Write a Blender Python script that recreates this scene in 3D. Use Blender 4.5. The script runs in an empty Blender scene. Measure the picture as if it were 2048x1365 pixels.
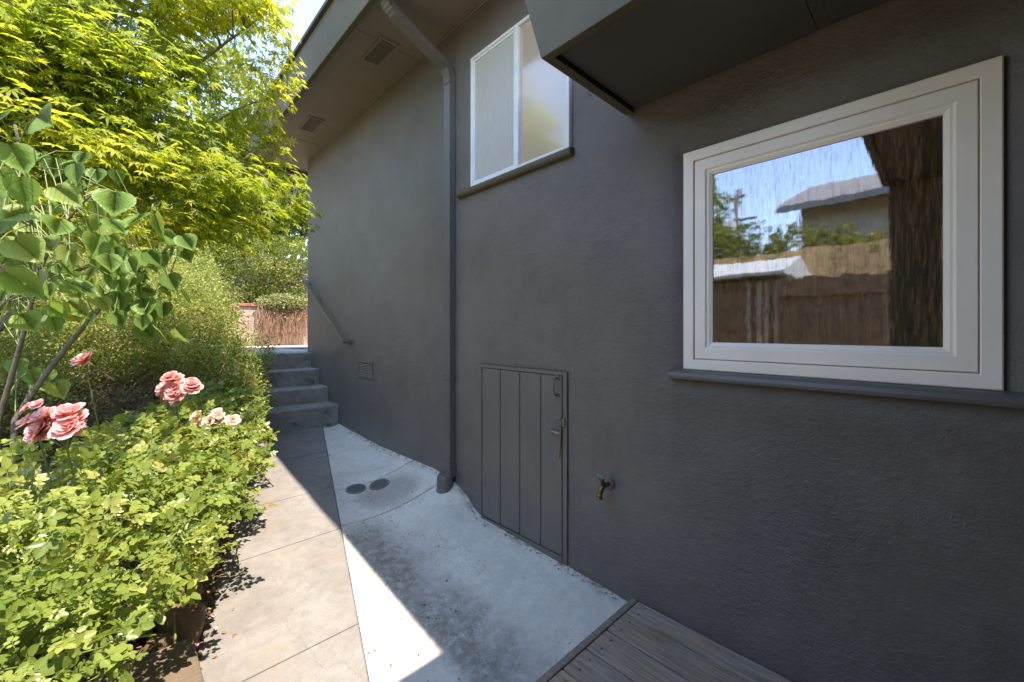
import bpy, math, random
import numpy as np
from mathutils import Vector, Matrix

random.seed(7)
rng = np.random.default_rng(7)
scene = bpy.context.scene
C = scene.collection
R = math.radians

# ------------------------------------------------------------------ camera, sky, sun, exposure
# world: +Y runs along the house wall, +X towards it, z = 0 is eye level
YAW = R(43.76)
cam = bpy.data.cameras.new('camera')
cam.sensor_width = 36.0
cam.lens = 826 / 2048 * 36.0
cam.shift_y = -22.5 / 2048
cam.clip_start = 0.05
cam.clip_end = 2000
camo = bpy.data.objects.new('camera', cam)
camo.rotation_euler = (R(90), 0, -YAW)
C.objects.link(camo)
scene.camera = camo

TX, TY = -0.042, 0.417                      # horizontal travel of sunlight per metre of fall
sun_el = math.atan(1 / math.hypot(TX, TY))
world = bpy.data.worlds.new('World')
scene.world = world
world.use_nodes = True
wn = world.node_tree.nodes
bg = wn['Background']
sky = wn.new('ShaderNodeTexSky')
sky.sky_type = 'NISHITA'
sky.sun_disc = False
sky.sun_elevation = sun_el
sky.sun_rotation = math.atan2(-TX, -TY)
sky.altitude = 600
sky.air_density = 1.0
sky.dust_density = 0.3
sky.ozone_density = 2.5
world.node_tree.links.new(sky.outputs[0], bg.inputs[0])
bg.inputs[1].default_value = 0.15
sl = bpy.data.lights.new('sun', 'SUN')
sl.energy = 2.0
sl.angle = R(0.55)
sl.color = (1.0, 0.945, 0.87)
so = bpy.data.objects.new('sun', sl)
so.rotation_euler = Vector((TX, TY, -1)).to_track_quat('-Z', 'Y').to_euler()
C.objects.link(so)
vs = scene.view_settings
vs.view_transform = 'Standard'
vs.look = 'None'
vs.gamma = 1
vs.use_curve_mapping = False
vs.exposure = 2.65
vs.use_white_balance = True          # camera balanced for open shade
vs.white_balance_temperature = 7350
vs.white_balance_tint = 14
scene.cycles.max_bounces = 8
scene.cycles.diffuse_bounces = 4
scene.cycles.transparent_max_bounces = 12

FW = np.array([math.sin(YAW), math.cos(YAW), 0.0])
RT = np.array([math.cos(YAW), -math.sin(YAW), 0.0])
def at(u, v, s):
    """world point seen at photo pixel (u, v) at depth s"""
    return FW * s + RT * (s * (u - 1024) / 826) + np.array([0, 0, 1.0]) * (s * (660 - v) / 826)

# ------------------------------------------------------------------ materials
def newmat(name):
    m = bpy.data.materials.new(name)
    m.use_nodes = True
    nt = m.node_tree
    return m, nt, nt.nodes['Principled BSDF'], nt.nodes['Material Output']

def nd(nt, typ, **kw):
    n = nt.nodes.new(typ)
    for k, v in kw.items():
        if k in n.inputs.keys() and not hasattr(type(n), k):
            n.inputs[k].default_value = v
        else:
            setattr(n, k, v)
    return n

def noise(nt, scale, detail=4, rough=0.6, vec=None):
    n = nt.nodes.new('ShaderNodeTexNoise')
    n.inputs['Scale'].default_value = scale
    n.inputs['Detail'].default_value = detail
    n.inputs['Roughness'].default_value = rough
    if vec is not None:
        nt.links.new(vec, n.inputs['Vector'])
    return n.outputs['Fac']

def ramp(nt, fac, stops):
    r = nt.nodes.new('ShaderNodeValToRGB')
    cr = r.color_ramp
    while len(cr.elements) < len(stops):
        cr.elements.new(0.5)
    for e, (p, c) in zip(cr.elements, stops):
        e.position = p
        e.color = (*c, 1) if len(c) == 3 else c
    nt.links.new(fac, r.inputs[0])
    return r.outputs[0]

def mixc(nt, fac, a, b, mode='MIX'):
    m = nt.nodes.new('ShaderNodeMix')
    m.data_type = 'RGBA'
    m.blend_type = mode
    for sock, val in ((m.inputs[0], fac), (m.inputs[6], a), (m.inputs[7], b)):
        if isinstance(val, bpy.types.NodeSocket):
            nt.links.new(val, sock)
        elif isinstance(val, (int, float)):
            sock.default_value = val
        else:
            sock.default_value = (*val, 1)
    return m.outputs[2]

def mth(nt, op, a, b=0.0, c=0.0, clamp=False):
    m = nt.nodes.new('ShaderNodeMath')
    m.operation = op
    m.use_clamp = clamp
    for i, val in enumerate((a, b, c)):
        if isinstance(val, bpy.types.NodeSocket):
            nt.links.new(val, m.inputs[i])
        else:
            m.inputs[i].default_value = val
    return m.outputs[0]

def mapr(nt, val, a, b, c=0.0, d=1.0):
    m = nt.nodes.new('ShaderNodeMapRange')
    m.interpolation_type = 'SMOOTHSTEP'
    nt.links.new(val, m.inputs[0])
    for i, x in enumerate((a, b, c, d)):
        m.inputs[1 + i].default_value = x
    return m.outputs[0]

def bump(nt, bsdf, h, strength=0.4, dist=0.004, prev=None):
    b = nt.nodes.new('ShaderNodeBump')
    b.inputs['Strength'].default_value = strength
    b.inputs['Distance'].default_value = dist
    nt.links.new(h, b.inputs['Height'])
    if prev is not None:
        nt.links.new(prev, b.inputs['Normal'])
    if bsdf is not None:
        nt.links.new(b.outputs[0], bsdf.inputs['Normal'])
    return b.outputs[0]

def wpos(nt):
    g = nt.nodes.new('ShaderNodeNewGeometry')
    return g.outputs['Position']

def scaled(nt, vec, s):
    m = nt.nodes.new('ShaderNodeVectorMath')
    m.operation = 'MULTIPLY'
    nt.links.new(vec, m.inputs[0])
    m.inputs[1].default_value = s
    return m.outputs[0]

def simple(name, col, rough=0.6, var=0.15, scale=8.0, bmp=0.15, bscale=60, metal=0.0, spec=0.5):
    m, nt, b, o = newmat(name)
    p = wpos(nt)
    n = noise(nt, scale, 5, 0.6, p)
    dark = tuple(c * (1 - var) for c in col)
    light = tuple(min(1, c * (1 + var)) for c in col)
    nt.links.new(ramp(nt, n, [(0.3, dark), (0.7, light)]), b.inputs['Base Color'])
    b.inputs['Roughness'].default_value = rough
    b.inputs['Metallic'].default_value = metal
    b.inputs['Specular IOR Level'].default_value = spec
    if bmp:
        bump(nt, b, noise(nt, bscale, 4, 0.6, p), bmp, 0.003)
    return m

def stucco(name, col, amp=1.0, rough=0.5):
    m, nt, b, o = newmat(name)
    p = wpos(nt)
    n1 = noise(nt, 2.2, 5, 0.6, p)
    n2 = noise(nt, 14, 4, 0.6, p)
    mx = mth(nt, 'ADD', mth(nt, 'MULTIPLY', n1, 0.6), mth(nt, 'MULTIPLY', n2, 0.4))
    base = ramp(nt, mx, [(0.32, tuple(c * 0.78 for c in col)), (0.68, tuple(c * 1.2 for c in col))])
    # faint pale scuffs and splashes
    sc = noise(nt, 5.0, 8, 0.75, scaled(nt, p, (1, 1, 0.6)))
    base = mixc(nt, mapr(nt, sc, 0.66, 0.8, 0, 0.25), base, tuple(c * 1.5 for c in col))
    nt.links.new(base, b.inputs['Base Color'])
    nt.links.new(mapr(nt, n2, 0.2, 0.8, rough - 0.08, rough + 0.1), b.inputs['Roughness'])
    # trowelled sand texture: brushed streaks across grit
    tr = noise(nt, 42, 5, 0.6, scaled(nt, p, (1, 0.75, 1.1)))
    gr = noise(nt, 130, 3, 0.6, p)
    sy = nt.nodes.new('ShaderNodeSeparateXYZ')
    nt.links.new(p, sy.inputs[0])
    blot = mth(nt, 'MULTIPLY', mapr(nt, noise(nt, 1.3, 4, 0.6, p), 0.3, 0.7, 0.3, 1.0), mapr(nt, sy.outputs[1], 3.4, 0.4, 0.35, 1.1))
    dust = mth(nt, 'MULTIPLY', mapr(nt, mth(nt, 'ADD', sy.outputs[2], mth(nt, 'MULTIPLY', noise(nt, 6, 7, 0.7, p), 0.5)), -1.15, -0.6, 0.4, 0.0), mapr(nt, n2, 0.3, 0.7, 0.3, 1))
    base = mixc(nt, dust, base, (0.155, 0.14, 0.12))
    tapm = mth(nt, 'MULTIPLY', mapr(nt, mth(nt, 'ABSOLUTE', mth(nt, 'SUBTRACT', sy.outputs[1], 1.285)), 0.006, 0.035, 1, 0), mth(nt, 'MULTIPLY', mapr(nt, sy.outputs[2], -1.06, -0.92), mapr(nt, sy.outputs[2], -0.86, -0.90)))
    base = mixc(nt, mth(nt, 'MULTIPLY', tapm, 0.5), base, (0.17, 0.10, 0.05))
    drip = noise(nt, 7, 5, 0.65, scaled(nt, p, (1, 3.0, 0.18)))
    base = mixc(nt, mapr(nt, drip, 0.6, 0.78, 0, 0.22), base, tuple(c * 1.45 for c in col))
    nt.links.new(base, b.inputs['Base Color'])
    h = mth(nt, 'MULTIPLY', mth(nt, 'ADD', tr, mth(nt, 'MULTIPLY', gr, 0.6)), blot)
    bump(nt, b, h, 0.6 * amp, 0.010)
    return m

M = {}
M['stucco'] = stucco('charcoal_stucco', (0.138, 0.123, 0.110), 1.5)
M['trim'] = simple('charcoal_trim', (0.110, 0.092, 0.055), 0.6, 0.1, 5, 0.12, 40, spec=0.25)
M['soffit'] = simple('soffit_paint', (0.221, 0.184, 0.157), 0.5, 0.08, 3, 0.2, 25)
M['soffit_shaded'] = simple('soffit_paint_shaded', (0.085, 0.078, 0.07), 0.5, 0.08, 3, 0.2, 25)  # soffit colour darkened to stand for the shade under the porch
M['pipe'] = simple('pipe_paint', (0.122, 0.114, 0.103), 0.34, 0.08, 4, 0.05, 30)
M['doorpaint'] = simple('door_paint', (0.139, 0.126, 0.112), 0.42, 0.08, 4, 0.12, 50)
M['bead'] = simple('caulk_bead', (0.34, 0.30, 0.24), 0.6, 0.2, 12, 0)
M['dark'] = simple('dark_void', (0.012, 0.012, 0.012), 0.8, 0.1, 5, 0)
M['vinyl'] = simple('cream_vinyl', (0.92, 0.85, 0.74), 0.36, 0.04, 3, 0.03, 20)
M['alu'] = simple('white_aluminium', (0.72, 0.73, 0.72), 0.4, 0.06, 10, 0.05, 40)
M['grate'] = simple('grey_grate', (0.17, 0.165, 0.155), 0.6, 0.2, 30, 0.1, 60)
M['steel'] = simple('worn_steel', (0.20, 0.195, 0.19), 0.5, 0.25, 60, 0.1, 90, metal=0.85)
M['rust'] = simple('rusty_steel', (0.33, 0.17, 0.08), 0.6, 0.4, 60, 0.2, 90, metal=0.5)
M['brass'] = simple('aged_brass', (0.20, 0.13, 0.06), 0.42, 0.3, 50, 0.1, 90, metal=0.8)
M['patina'] = simple('patina_green', (0.14, 0.25, 0.24), 0.55, 0.25, 70, 0.1, 90, metal=0.2)
M['roofing'] = simple('roofing', (0.10, 0.095, 0.09), 0.9, 0.2, 20, 0.4, 80)
M['soil'] = simple('soil', (0.085, 0.06, 0.042), 0.95, 0.45, 14, 0.9, 40)
m, nt, b, o = newmat('bed_and_yard_soil')
p = wpos(nt)
sx = nt.nodes.new('ShaderNodeSeparateXYZ')
nt.links.new(p, sx.inputs[0])
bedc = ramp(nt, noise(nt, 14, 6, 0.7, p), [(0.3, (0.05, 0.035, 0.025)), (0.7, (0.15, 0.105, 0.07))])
yard = ramp(nt, noise(nt, 3, 7, 0.7, p), [(0.3, (0.258, 0.198, 0.129)), (0.7, (0.396, 0.327, 0.237))])  # unseen yard soil made pale to bounce warm light onto the wall
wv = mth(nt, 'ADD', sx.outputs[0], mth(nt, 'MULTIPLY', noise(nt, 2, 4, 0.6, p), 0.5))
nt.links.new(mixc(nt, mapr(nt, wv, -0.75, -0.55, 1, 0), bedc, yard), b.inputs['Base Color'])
b.inputs['Roughness'].default_value = 0.95
bump(nt, b, noise(nt, 40, 6, 0.7, p), 0.9, 0.012)
M['soil'] = m
M['terrain'] = simple('bank_soil', (0.12, 0.095, 0.06), 0.95, 0.4, 3, 0.8, 12)
M['bark'] = simple('grey_bark', (0.146, 0.125, 0.090), 0.85, 0.3, 25, 0.6, 60)
M['mbark'] = simple('maple_bark', (0.172, 0.163, 0.103), 0.75, 0.3, 18, 0.4, 60)
M['twig'] = simple('dry_twig', (0.163, 0.108, 0.069), 0.85, 0.35, 30, 0.3, 80)
M['greenstem'] = simple('green_stem', (0.138, 0.172, 0.052), 0.6, 0.25, 30, 0.1, 80)
M['drystem'] = simple('dry_trailing_stem', (0.343, 0.198, 0.125), 0.9, 0.3, 25, 0.3, 80)
M['cable'] = simple('black_cable', (0.02, 0.02, 0.02), 0.5, 0.1, 5, 0)
M['petalfall'] = simple('fallen_petal', (0.617, 0.309, 0.343), 0.6, 0.2, 60, 0)
M['litter'] = simple('dry_leaf', (0.205, 0.129, 0.069), 0.85, 0.5, 40, 0.1, 60)
M['siding'] = simple('brown_siding', (0.224, 0.163, 0.100), 0.7, 0.2, 6, 0.3, 40)
M['fence'] = simple('fence_wood', (0.195, 0.111, 0.065), 0.85, 0.35, 9, 0.4, 50)
M['paleboard'] = simple('pale_board', (0.50, 0.46, 0.40), 0.8, 0.2, 9, 0.3, 50)
M['tanboard'] = simple('tan_board', (0.670, 0.424, 0.190), 0.8, 0.3, 9, 0.3, 50)  # tan lightened to stand in for the orange glare in the window
M['paleroof'] = simple('pale_roof', (0.515, 0.532, 0.515), 0.6, 0.1, 4, 0.1, 40)
M['nroof'] = simple('neighbour_roof', (0.22, 0.215, 0.21), 0.85, 0.2, 12, 0.4, 50)
M['nwall'] = simple('neighbour_wall', (0.468, 0.402, 0.312), 0.8, 0.15, 5, 0.2, 50)
M['pole'] = simple('pole_wood', (0.13, 0.10, 0.075), 0.85, 0.3, 12, 0.3, 60)
M['block'] = simple('split_block', (0.429, 0.309, 0.227), 0.9, 0.22, 7, 0.8, 45)
M['brick'] = simple('brick_cap', (0.360, 0.146, 0.082), 0.85, 0.25, 12, 0.5, 60)

# rock
m, nt, b, o = newmat('brown_rock')
p = wpos(nt)
nt.links.new(ramp(nt, noise(nt, 11, 7, 0.65, p), [(0.3, (0.075, 0.045, 0.026)), (0.5, (0.150, 0.098, 0.056)), (0.72, (0.225, 0.165, 0.112))]), b.inputs['Base Color'])
b.inputs['Roughness'].default_value = 0.85
bump(nt, b, noise(nt, 28, 8, 0.7, p), 0.9, 0.015)
M['rock'] = m

# lines that divide path, apron and bed
def xJ(y):
    return 0.79 + 0.292 * (y - 1.711)
def xL(y):
    return 0.25 + 0.292 * (y - 2.153)
def zP(y):
    return -1.17 + (min(max(y, 0.9), 5.22) - 5.22) * 0.1

# concrete
def concrete(name, c_lo, c_hi, stain=None, apron=False, warm=None):
    m, nt, b, o = newmat(name)
    p = wpos(nt)
    n1 = noise(nt, 2.4, 7, 0.65, p)
    n2 = noise(nt, 17, 6, 0.7, p)
    mx = mth(nt, 'ADD', mth(nt, 'MULTIPLY', n1, 0.55), mth(nt, 'MULTIPLY', n2, 0.45))
    col = ramp(nt, mx, [(0.34, c_lo), (0.66, c_hi)])
    # fine speckle of exposed sand
    sp = noise(nt, 240, 2, 0.5, p)
    col = mixc(nt, mapr(nt, sp, 0.42, 0.75, 0, 0.35), col, tuple(c * 0.55 for c in c_lo))
    if warm:
        w = noise(nt, 3.1, 6, 0.7, scaled(nt, p, (1, 1, 0.2)))
        col = mixc(nt, mapr(nt, w, 0.5, 0.72, 0, 0.55), col, warm)
    if stain:
        s1 = noise(nt, 5.5, 8, 0.72, p)
        col = mixc(nt, mapr(nt, s1, 0.5, 0.68, 0, 0.75), col, stain)
    if apron:
        sep = nt.nodes.new('ShaderNodeSeparateXYZ')
        nt.links.new(p, sep.inputs[0])
        X, Y = sep.outputs[0], sep.outputs[1]
        d = mth(nt, 'SUBTRACT', X, mth(nt, 'MULTIPLY_ADD', Y, 0.292, 0.79 - 0.292 * 1.711))
        wob = mth(nt, 'MULTIPLY', mth(nt, 'SUBTRACT', noise(nt, 3.2, 7, 0.7, p), 0.5), 0.62)
        dd = mth(nt, 'ADD', d, wob)
        # run-off dirt in the low strip beside the path, only on the lower length of the apron
        low = mapr(nt, Y, 2.75, 3.0, 1.0, 0.3)
        xw = mth(nt, 'ADD', X, mth(nt, 'MULTIPLY', wob, 0.9))
        edge = mth(nt, 'MULTIPLY', mapr(nt, xw, 1.22, 1.56, 1.0, 0.0), mapr(nt, X, 1.06, 1.17))
        edge = mth(nt, 'MULTIPLY', mth(nt, 'MULTIPLY', edge, low), mapr(nt, noise(nt, 22, 8, 0.8, p), 0.32, 0.6, 0.35, 1.0))
        wallg = mth(nt, 'MULTIPLY', mapr(nt, mth(nt, 'ADD', X, mth(nt, 'MULTIPLY', wob, 0.25)), 1.93, 2.0), mapr(nt, noise(nt, 9, 6, 0.75, p), 0.45, 0.65))
        grime = mixc(nt, noise(nt, 40, 4, 0.7, p), (0.075, 0.068, 0.055), (0.17, 0.155, 0.13))
        col = mixc(nt, mth(nt, 'MULTIPLY', edge, 0.72), col, grime)
        col = mixc(nt, mth(nt, 'MULTIPLY', wallg, 0.7), col, (0.13, 0.11, 0.08))
        # tide mark by the drains
        tx = mth(nt, 'SUBTRACT', X, 1.62)
        ty = mth(nt, 'SUBTRACT', Y, 3.18)
        rr = mth(nt, 'SQRT', mth(nt, 'ADD', mth(nt, 'MULTIPLY', tx, tx), mth(nt, 'MULTIPLY', ty, ty)))
        rr = mth(nt, 'ADD', rr, mth(nt, 'MULTIPLY', wob, 0.25))
        tide = mapr(nt, rr, 0.16, 0.3, 0.5, 0.0)
        col = mixc(nt, tide, col, (0.20, 0.185, 0.16))
        # scattered specks of grit and lichen
        v = nt.nodes.new('ShaderNodeTexVoronoi')
        v.inputs['Scale'].default_value = 42
        v.inputs['Randomness'].default_value = 1
        nt.links.new(p, v.inputs['Vector'])
        zone = mth(nt, 'MULTIPLY', mapr(nt, noise(nt, 2.3, 6, 0.75, p), 0.47, 0.62), mapr(nt, X, 1.85, 1.5, 0.1, 1.0))
        speck = mth(nt, 'MULTIPLY', mapr(nt, v.outputs['Distance'], 0.12, 0.26, 1.0, 0.0), zone)
        col = mixc(nt, mth(nt, 'MULTIPLY', speck, 0.8), col, (0.07, 0.062, 0.05))
        scr = noise(nt, 16, 6, 0.8, scaled(nt, p, (3.5, 0.7, 1)))
        col = mixc(nt, mapr(nt, scr, 0.58, 0.72, 0, 0.55), col, (0.16, 0.15, 0.135))
    # hairline cracks
    vc = nt.nodes.new('ShaderNodeTexVoronoi')
    vc.feature = 'DISTANCE_TO_EDGE'
    vc.inputs['Scale'].default_value = 1.1
    warp = nt.nodes.new('ShaderNodeVectorMath')
    warp.operation = 'ADD'
    nt.links.new(p, warp.inputs[0])
    nz = nt.nodes.new('ShaderNodeTexNoise')
    nz.inputs['Scale'].default_value = 5
    nz.inputs['Detail'].default_value = 6
    nt.links.new(p, nz.inputs['Vector'])
    wsc = scaled(nt, nz.outputs['Color'], (0.25, 0.25, 0.25))
    nt.links.new(wsc, warp.inputs[1])
    nt.links.new(warp.outputs[0], vc.inputs['Vector'])
    crk = mth(nt, 'MULTIPLY', mapr(nt, vc.outputs['Distance'], 0.0, 0.006, 1, 0), mapr(nt, n1, 0.5, 0.6))
    col = mixc(nt, mth(nt, 'MULTIPLY', crk, 0.28), col, tuple(c * 0.35 for c in c_lo))
    nt.links.new(col, b.inputs['Base Color'])
    b.inputs['Roughness'].default_value = 0.88
    b.inputs['Specular IOR Level'].default_value = 0.3
    h = mth(nt, 'ADD', mth(nt, 'MULTIPLY', noise(nt, 190, 3, 0.6, p), 0.5), n2)
    bump(nt, b, h, 0.35, 0.005)
    return m
M['path'] = concrete('old_path_concrete', (0.145, 0.137, 0.125), (0.255, 0.243, 0.226), warm=(0.205, 0.178, 0.142))
M['apron'] = concrete('pale_apron_concrete', (0.50, 0.475, 0.415), (0.74, 0.70, 0.615), apron=True)
M['step'] = concrete('mossy_step_concrete', (0.173, 0.172, 0.158), (0.371, 0.362, 0.336), stain=(0.074, 0.074, 0.065))
M['landing'] = concrete('landing_concrete', (0.359, 0.328, 0.296), (0.429, 0.398, 0.359))

# weathered deck wood
def wood(name, lo, hi, axis=(14, 0.9, 14)):
    m, nt, b, o = newmat(name)
    oi = nt.nodes.new('ShaderNodeObjectInfo')
    p = wpos(nt)
    off = nt.nodes.new('ShaderNodeVectorMath')
    off.operation = 'ADD'
    nt.links.new(p, off.inputs[0])
    cmb = nt.nodes.new('ShaderNodeCombineXYZ')
    nt.links.new(mth(nt, 'MULTIPLY', oi.outputs['Random'], 30), cmb.inputs[1])
    nt.links.new(cmb.outputs[0], off.inputs[1])
    g = noise(nt, 5, 7, 0.7, scaled(nt, off.outputs[0], axis))
    n2 = noise(nt, 3.5, 5, 0.6, off.outputs[0])
    col = ramp(nt, g, [(0.28, lo), (0.5, tuple((a + c) / 2 for a, c in zip(lo, hi))), (0.75, hi)])
    tint = mixc(nt, mapr(nt, n2, 0.35, 0.7), (0.98, 0.95, 0.92), (1.15, 0.98, 0.78))
    col = mixc(nt, 1.0, col, tint, 'MULTIPLY')
    shade = mth(nt, 'MULTIPLY_ADD', oi.outputs['Random'], 0.4, 0.8)
    sc_ = nt.nodes.new('ShaderNodeCombineXYZ')
    for i in range(3):
        nt.links.new(shade, sc_.inputs[i])
    col = mixc(nt, 1.0, col, sc_.outputs[0], 'MULTIPLY')
    # knots
    v = nt.nodes.new('ShaderNodeTexVoronoi')
    v.inputs['Scale'].default_value = 3.2
    nt.links.new(scaled(nt, off.outputs[0], (1.6, 0.9, 1)), v.inputs['Vector'])
    kn = mapr(nt, v.outputs['Distance'], 0.03, 0.085, 0.75, 0)
    col = mixc(nt, kn, col, tuple(c * 0.35 for c in lo))
    nt.links.new(col, b.inputs['Base Color'])
    b.inputs['Roughness'].default_value = 0.78
    bump(nt, b, g, 0.5, 0.004)
    return m
M['deck'] = wood('weathered_deck', (0.12, 0.10, 0.08), (0.42, 0.365, 0.31))
M['timber'] = wood('weathered_timber', (0.06, 0.052, 0.042), (0.19, 0.165, 0.135), (0.9, 14, 14))

# leaves: tone attribute picks the leaf's own colour
def leafmat(name, c0, c1, c2, trans=0.45, rough=0.45, tcol=None, veins=False, tmul=1.6, old=None):
    m, nt, b, o = newmat(name)
    a = nt.nodes.new('ShaderNodeAttribute')
    a.attribute_name = 'tone'
    col = ramp(nt, a.outputs['Fac'], [(0.0, c0), (0.5, c1), (0.9, c2), (1.0, old or c2)])
    p = wpos(nt)
    col = mixc(nt, mapr(nt, noise(nt, 60, 3, 0.6, p), 0.3, 0.7, 0, 0.25), col, tuple(c * 0.6 for c in c1))
    nt.links.new(col, b.inputs['Base Color'])
    b.inputs['Roughness'].default_value = rough
    b.inputs['Specular IOR Level'].default_value = 0.3
    t = nt.nodes.new('ShaderNodeBsdfTranslucent')
    tc = mixc(nt, 1.0, col, (tmul * 1.05, tmul, tmul * 0.55), 'MULTIPLY')
    nt.links.new(tc, t.inputs[0])
    ms = nt.nodes.new('ShaderNodeMixShader')
    ms.inputs[0].default_value = trans
    nt.links.new(b.outputs[0], ms.inputs[1])
    nt.links.new(t.outputs[0], ms.inputs[2])
    nt.links.new(ms.outputs[0], o.inputs[0])
    if veins:
        tcn = nt.nodes.new('ShaderNodeTexCoord')
        sv = nt.nodes.new('ShaderNodeSeparateXYZ')
        nt.links.new(tcn.outputs['Object'], sv.inputs[0])
        ax = mth(nt, 'ABSOLUTE', sv.outputs[0])
        fr = mth(nt, 'FRACT', mth(nt, 'MULTIPLY', mth(nt, 'SUBTRACT', sv.outputs[1], mth(nt, 'MULTIPLY', ax, 0.75)), 6.5))
        side = mapr(nt, mth(nt, 'ABSOLUTE', mth(nt, 'SUBTRACT', fr, 0.5)), 0.0, 0.10, 1, 0)
        vein = mth(nt, 'MAXIMUM', mapr(nt, ax, 0.006, 0.022, 1, 0), mth(nt, 'MULTIPLY', side, 0.6))
        col = mixc(nt, mth(nt, 'MULTIPLY', vein, 0.45), col, (0.22, 0.26, 0.11))
        hole = mapr(nt, noise(nt, 24, 4, 0.7, p), 0.66, 0.74)
        col = mixc(nt, mth(nt, 'MULTIPLY', hole, 0.7), col, (0.27, 0.20, 0.07))
        nt.links.new(col, b.inputs['Base Color'])
        nt.links.new(mixc(nt, 1.0, col, (tmul * 1.05, tmul, tmul * 0.55), 'MULTIPLY'), t.inputs[0])
        puff = mth(nt, 'ADD', mth(nt, 'MULTIPLY', vein, -0.6), noise(nt, 30, 3, 0.6, p))
        bump(nt, b, puff, 0.7, 0.006)
    return m
M['maple'] = leafmat('maple_leaf', (0.14, 0.21, 0.022), (0.30, 0.37, 0.034), (0.48, 0.45, 0.06), 0.58, tmul=1.7)
M['rose'] = leafmat('rose_leaf', (0.10, 0.17, 0.035), (0.23, 0.29, 0.06), (0.38, 0.40, 0.12), 0.40, 0.28, old=(0.38, 0.20, 0.07))
M['bigleaf'] = leafmat('big_leaf', (0.09, 0.18, 0.035), (0.17, 0.29, 0.06), (0.32, 0.38, 0.10), 0.45, 0.42, veins=True)
M['shrub'] = leafmat('shrub_leaf', (0.131, 0.181, 0.039), (0.251, 0.300, 0.070), (0.440, 0.440, 0.190), 0.4)
M['hedge'] = leafmat('hedge_leaf', (0.087, 0.131, 0.026), (0.174, 0.227, 0.034), (0.331, 0.314, 0.078), 0.35)
M['farleaf'] = leafmat('far_leaf', (0.070, 0.114, 0.026), (0.140, 0.191, 0.044), (0.244, 0.288, 0.078), 0.4)
M['rosemary'] = leafmat('rosemary_leaf', (0.121, 0.157, 0.053), (0.209, 0.235, 0.078), (0.314, 0.314, 0.140), 0.25)
M['petal'] = leafmat('coral_petal', (0.66, 0.17, 0.19), (0.80, 0.34, 0.36), (0.87, 0.62, 0.62), 0.45, 0.6, tmul=1.0)
M['palepetal'] = leafmat('pale_petal', (0.72, 0.36, 0.36), (0.82, 0.56, 0.52), (0.86, 0.76, 0.70), 0.45, 0.6, tmul=1.0)

# glass of the large casement: coated pane with streaky glare-coloured film, reflective
m, nt, b, o = newmat('coated_glass')
nt.nodes.remove(b)
p = wpos(nt)
tr = nt.nodes.new('ShaderNodeBsdfTransparent')
tr.inputs[0].default_value = (0.55, 0.55, 0.5, 1)
gl = nt.nodes.new('ShaderNodeBsdfGlossy')
gl.inputs[0].default_value = (0.92, 0.95, 1.0, 1)
gl.inputs[1].default_value = 0.015
run = noise(nt, 70, 4, 0.7, scaled(nt, p, (1, 1.0, 0.10)))
rip = noise(nt, 16, 2, 0.5, scaled(nt, p, (1, 1.0, 0.5)))
big = noise(nt, 9, 2, 0.5, p)
hh = mth(nt, 'ADD', mth(nt, 'MULTIPLY', rip, 0.22), mth(nt, 'ADD', mth(nt, 'MULTIPLY', run, 0.05), mth(nt, 'MULTIPLY', big, 0.25)))
nrm = bump(nt, None, hh, 0.22, 0.003)
nt.links.new(nrm, gl.inputs['Normal'])
ms = nt.nodes.new('ShaderNodeMixShader')
ms.inputs[0].default_value = 0.33
nt.links.new(tr.outputs[0], ms.inputs[1])
nt.links.new(gl.outputs[0], ms.inputs[2])
# streaky film, coloured to stand in for golden glare on the pane
df = nt.nodes.new('ShaderNodeBsdfDiffuse')
df.inputs[0].default_value = (0.40, 0.25, 0.11, 1)
m2 = nt.nodes.new('ShaderNodeMixShader')
fine = noise(nt, 170, 3, 0.7, scaled(nt, p, (1, 1.0, 0.14)))
nt.links.new(mapr(nt, mth(nt, 'ADD', mth(nt, 'MULTIPLY', run, 0.5), mth(nt, 'MULTIPLY', fine, 0.5)), 0.42, 0.68, 0.04, 0.42), m2.inputs[0])
nt.links.new(ms.outputs[0], m2.inputs[1])
nt.links.new(df.outputs[0], m2.inputs[2])
nt.links.new(m2.outputs[0], o.inputs[0])
M['glass'] = m
# obscured glass and insect screen of the slider
m, nt, b, o = newmat('obscure_glass')
p = wpos(nt)
b.inputs['Base Color'].default_value = (0.50, 0.39, 0.285, 1)
b.inputs['Roughness'].default_value = 0.12
b.inputs['Specular IOR Level'].default_value = 1.0
b.inputs['Coat Weight'].default_value = 1.0
b.inputs['Coat Roughness'].default_value = 0.11
b.inputs['Coat IOR'].default_value = 1.65
bump(nt, b, noise(nt, 14, 2, 0.5, p), 0.06, 0.01)
M['obscure'] = m
m, nt, b, o = newmat('insect_screen')
p = wpos(nt)
sp = noise(nt, 260, 2, 0.6, scaled(nt, p, (1, 1, 0.03)))
nt.links.new(ramp(nt, sp, [(0.3, (0.400, 0.381, 0.343)), (0.7, (0.505, 0.485, 0.438))]), b.inputs['Base Color'])
b.inputs['Roughness'].default_value = 0.7
M['screen'] = m

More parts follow.
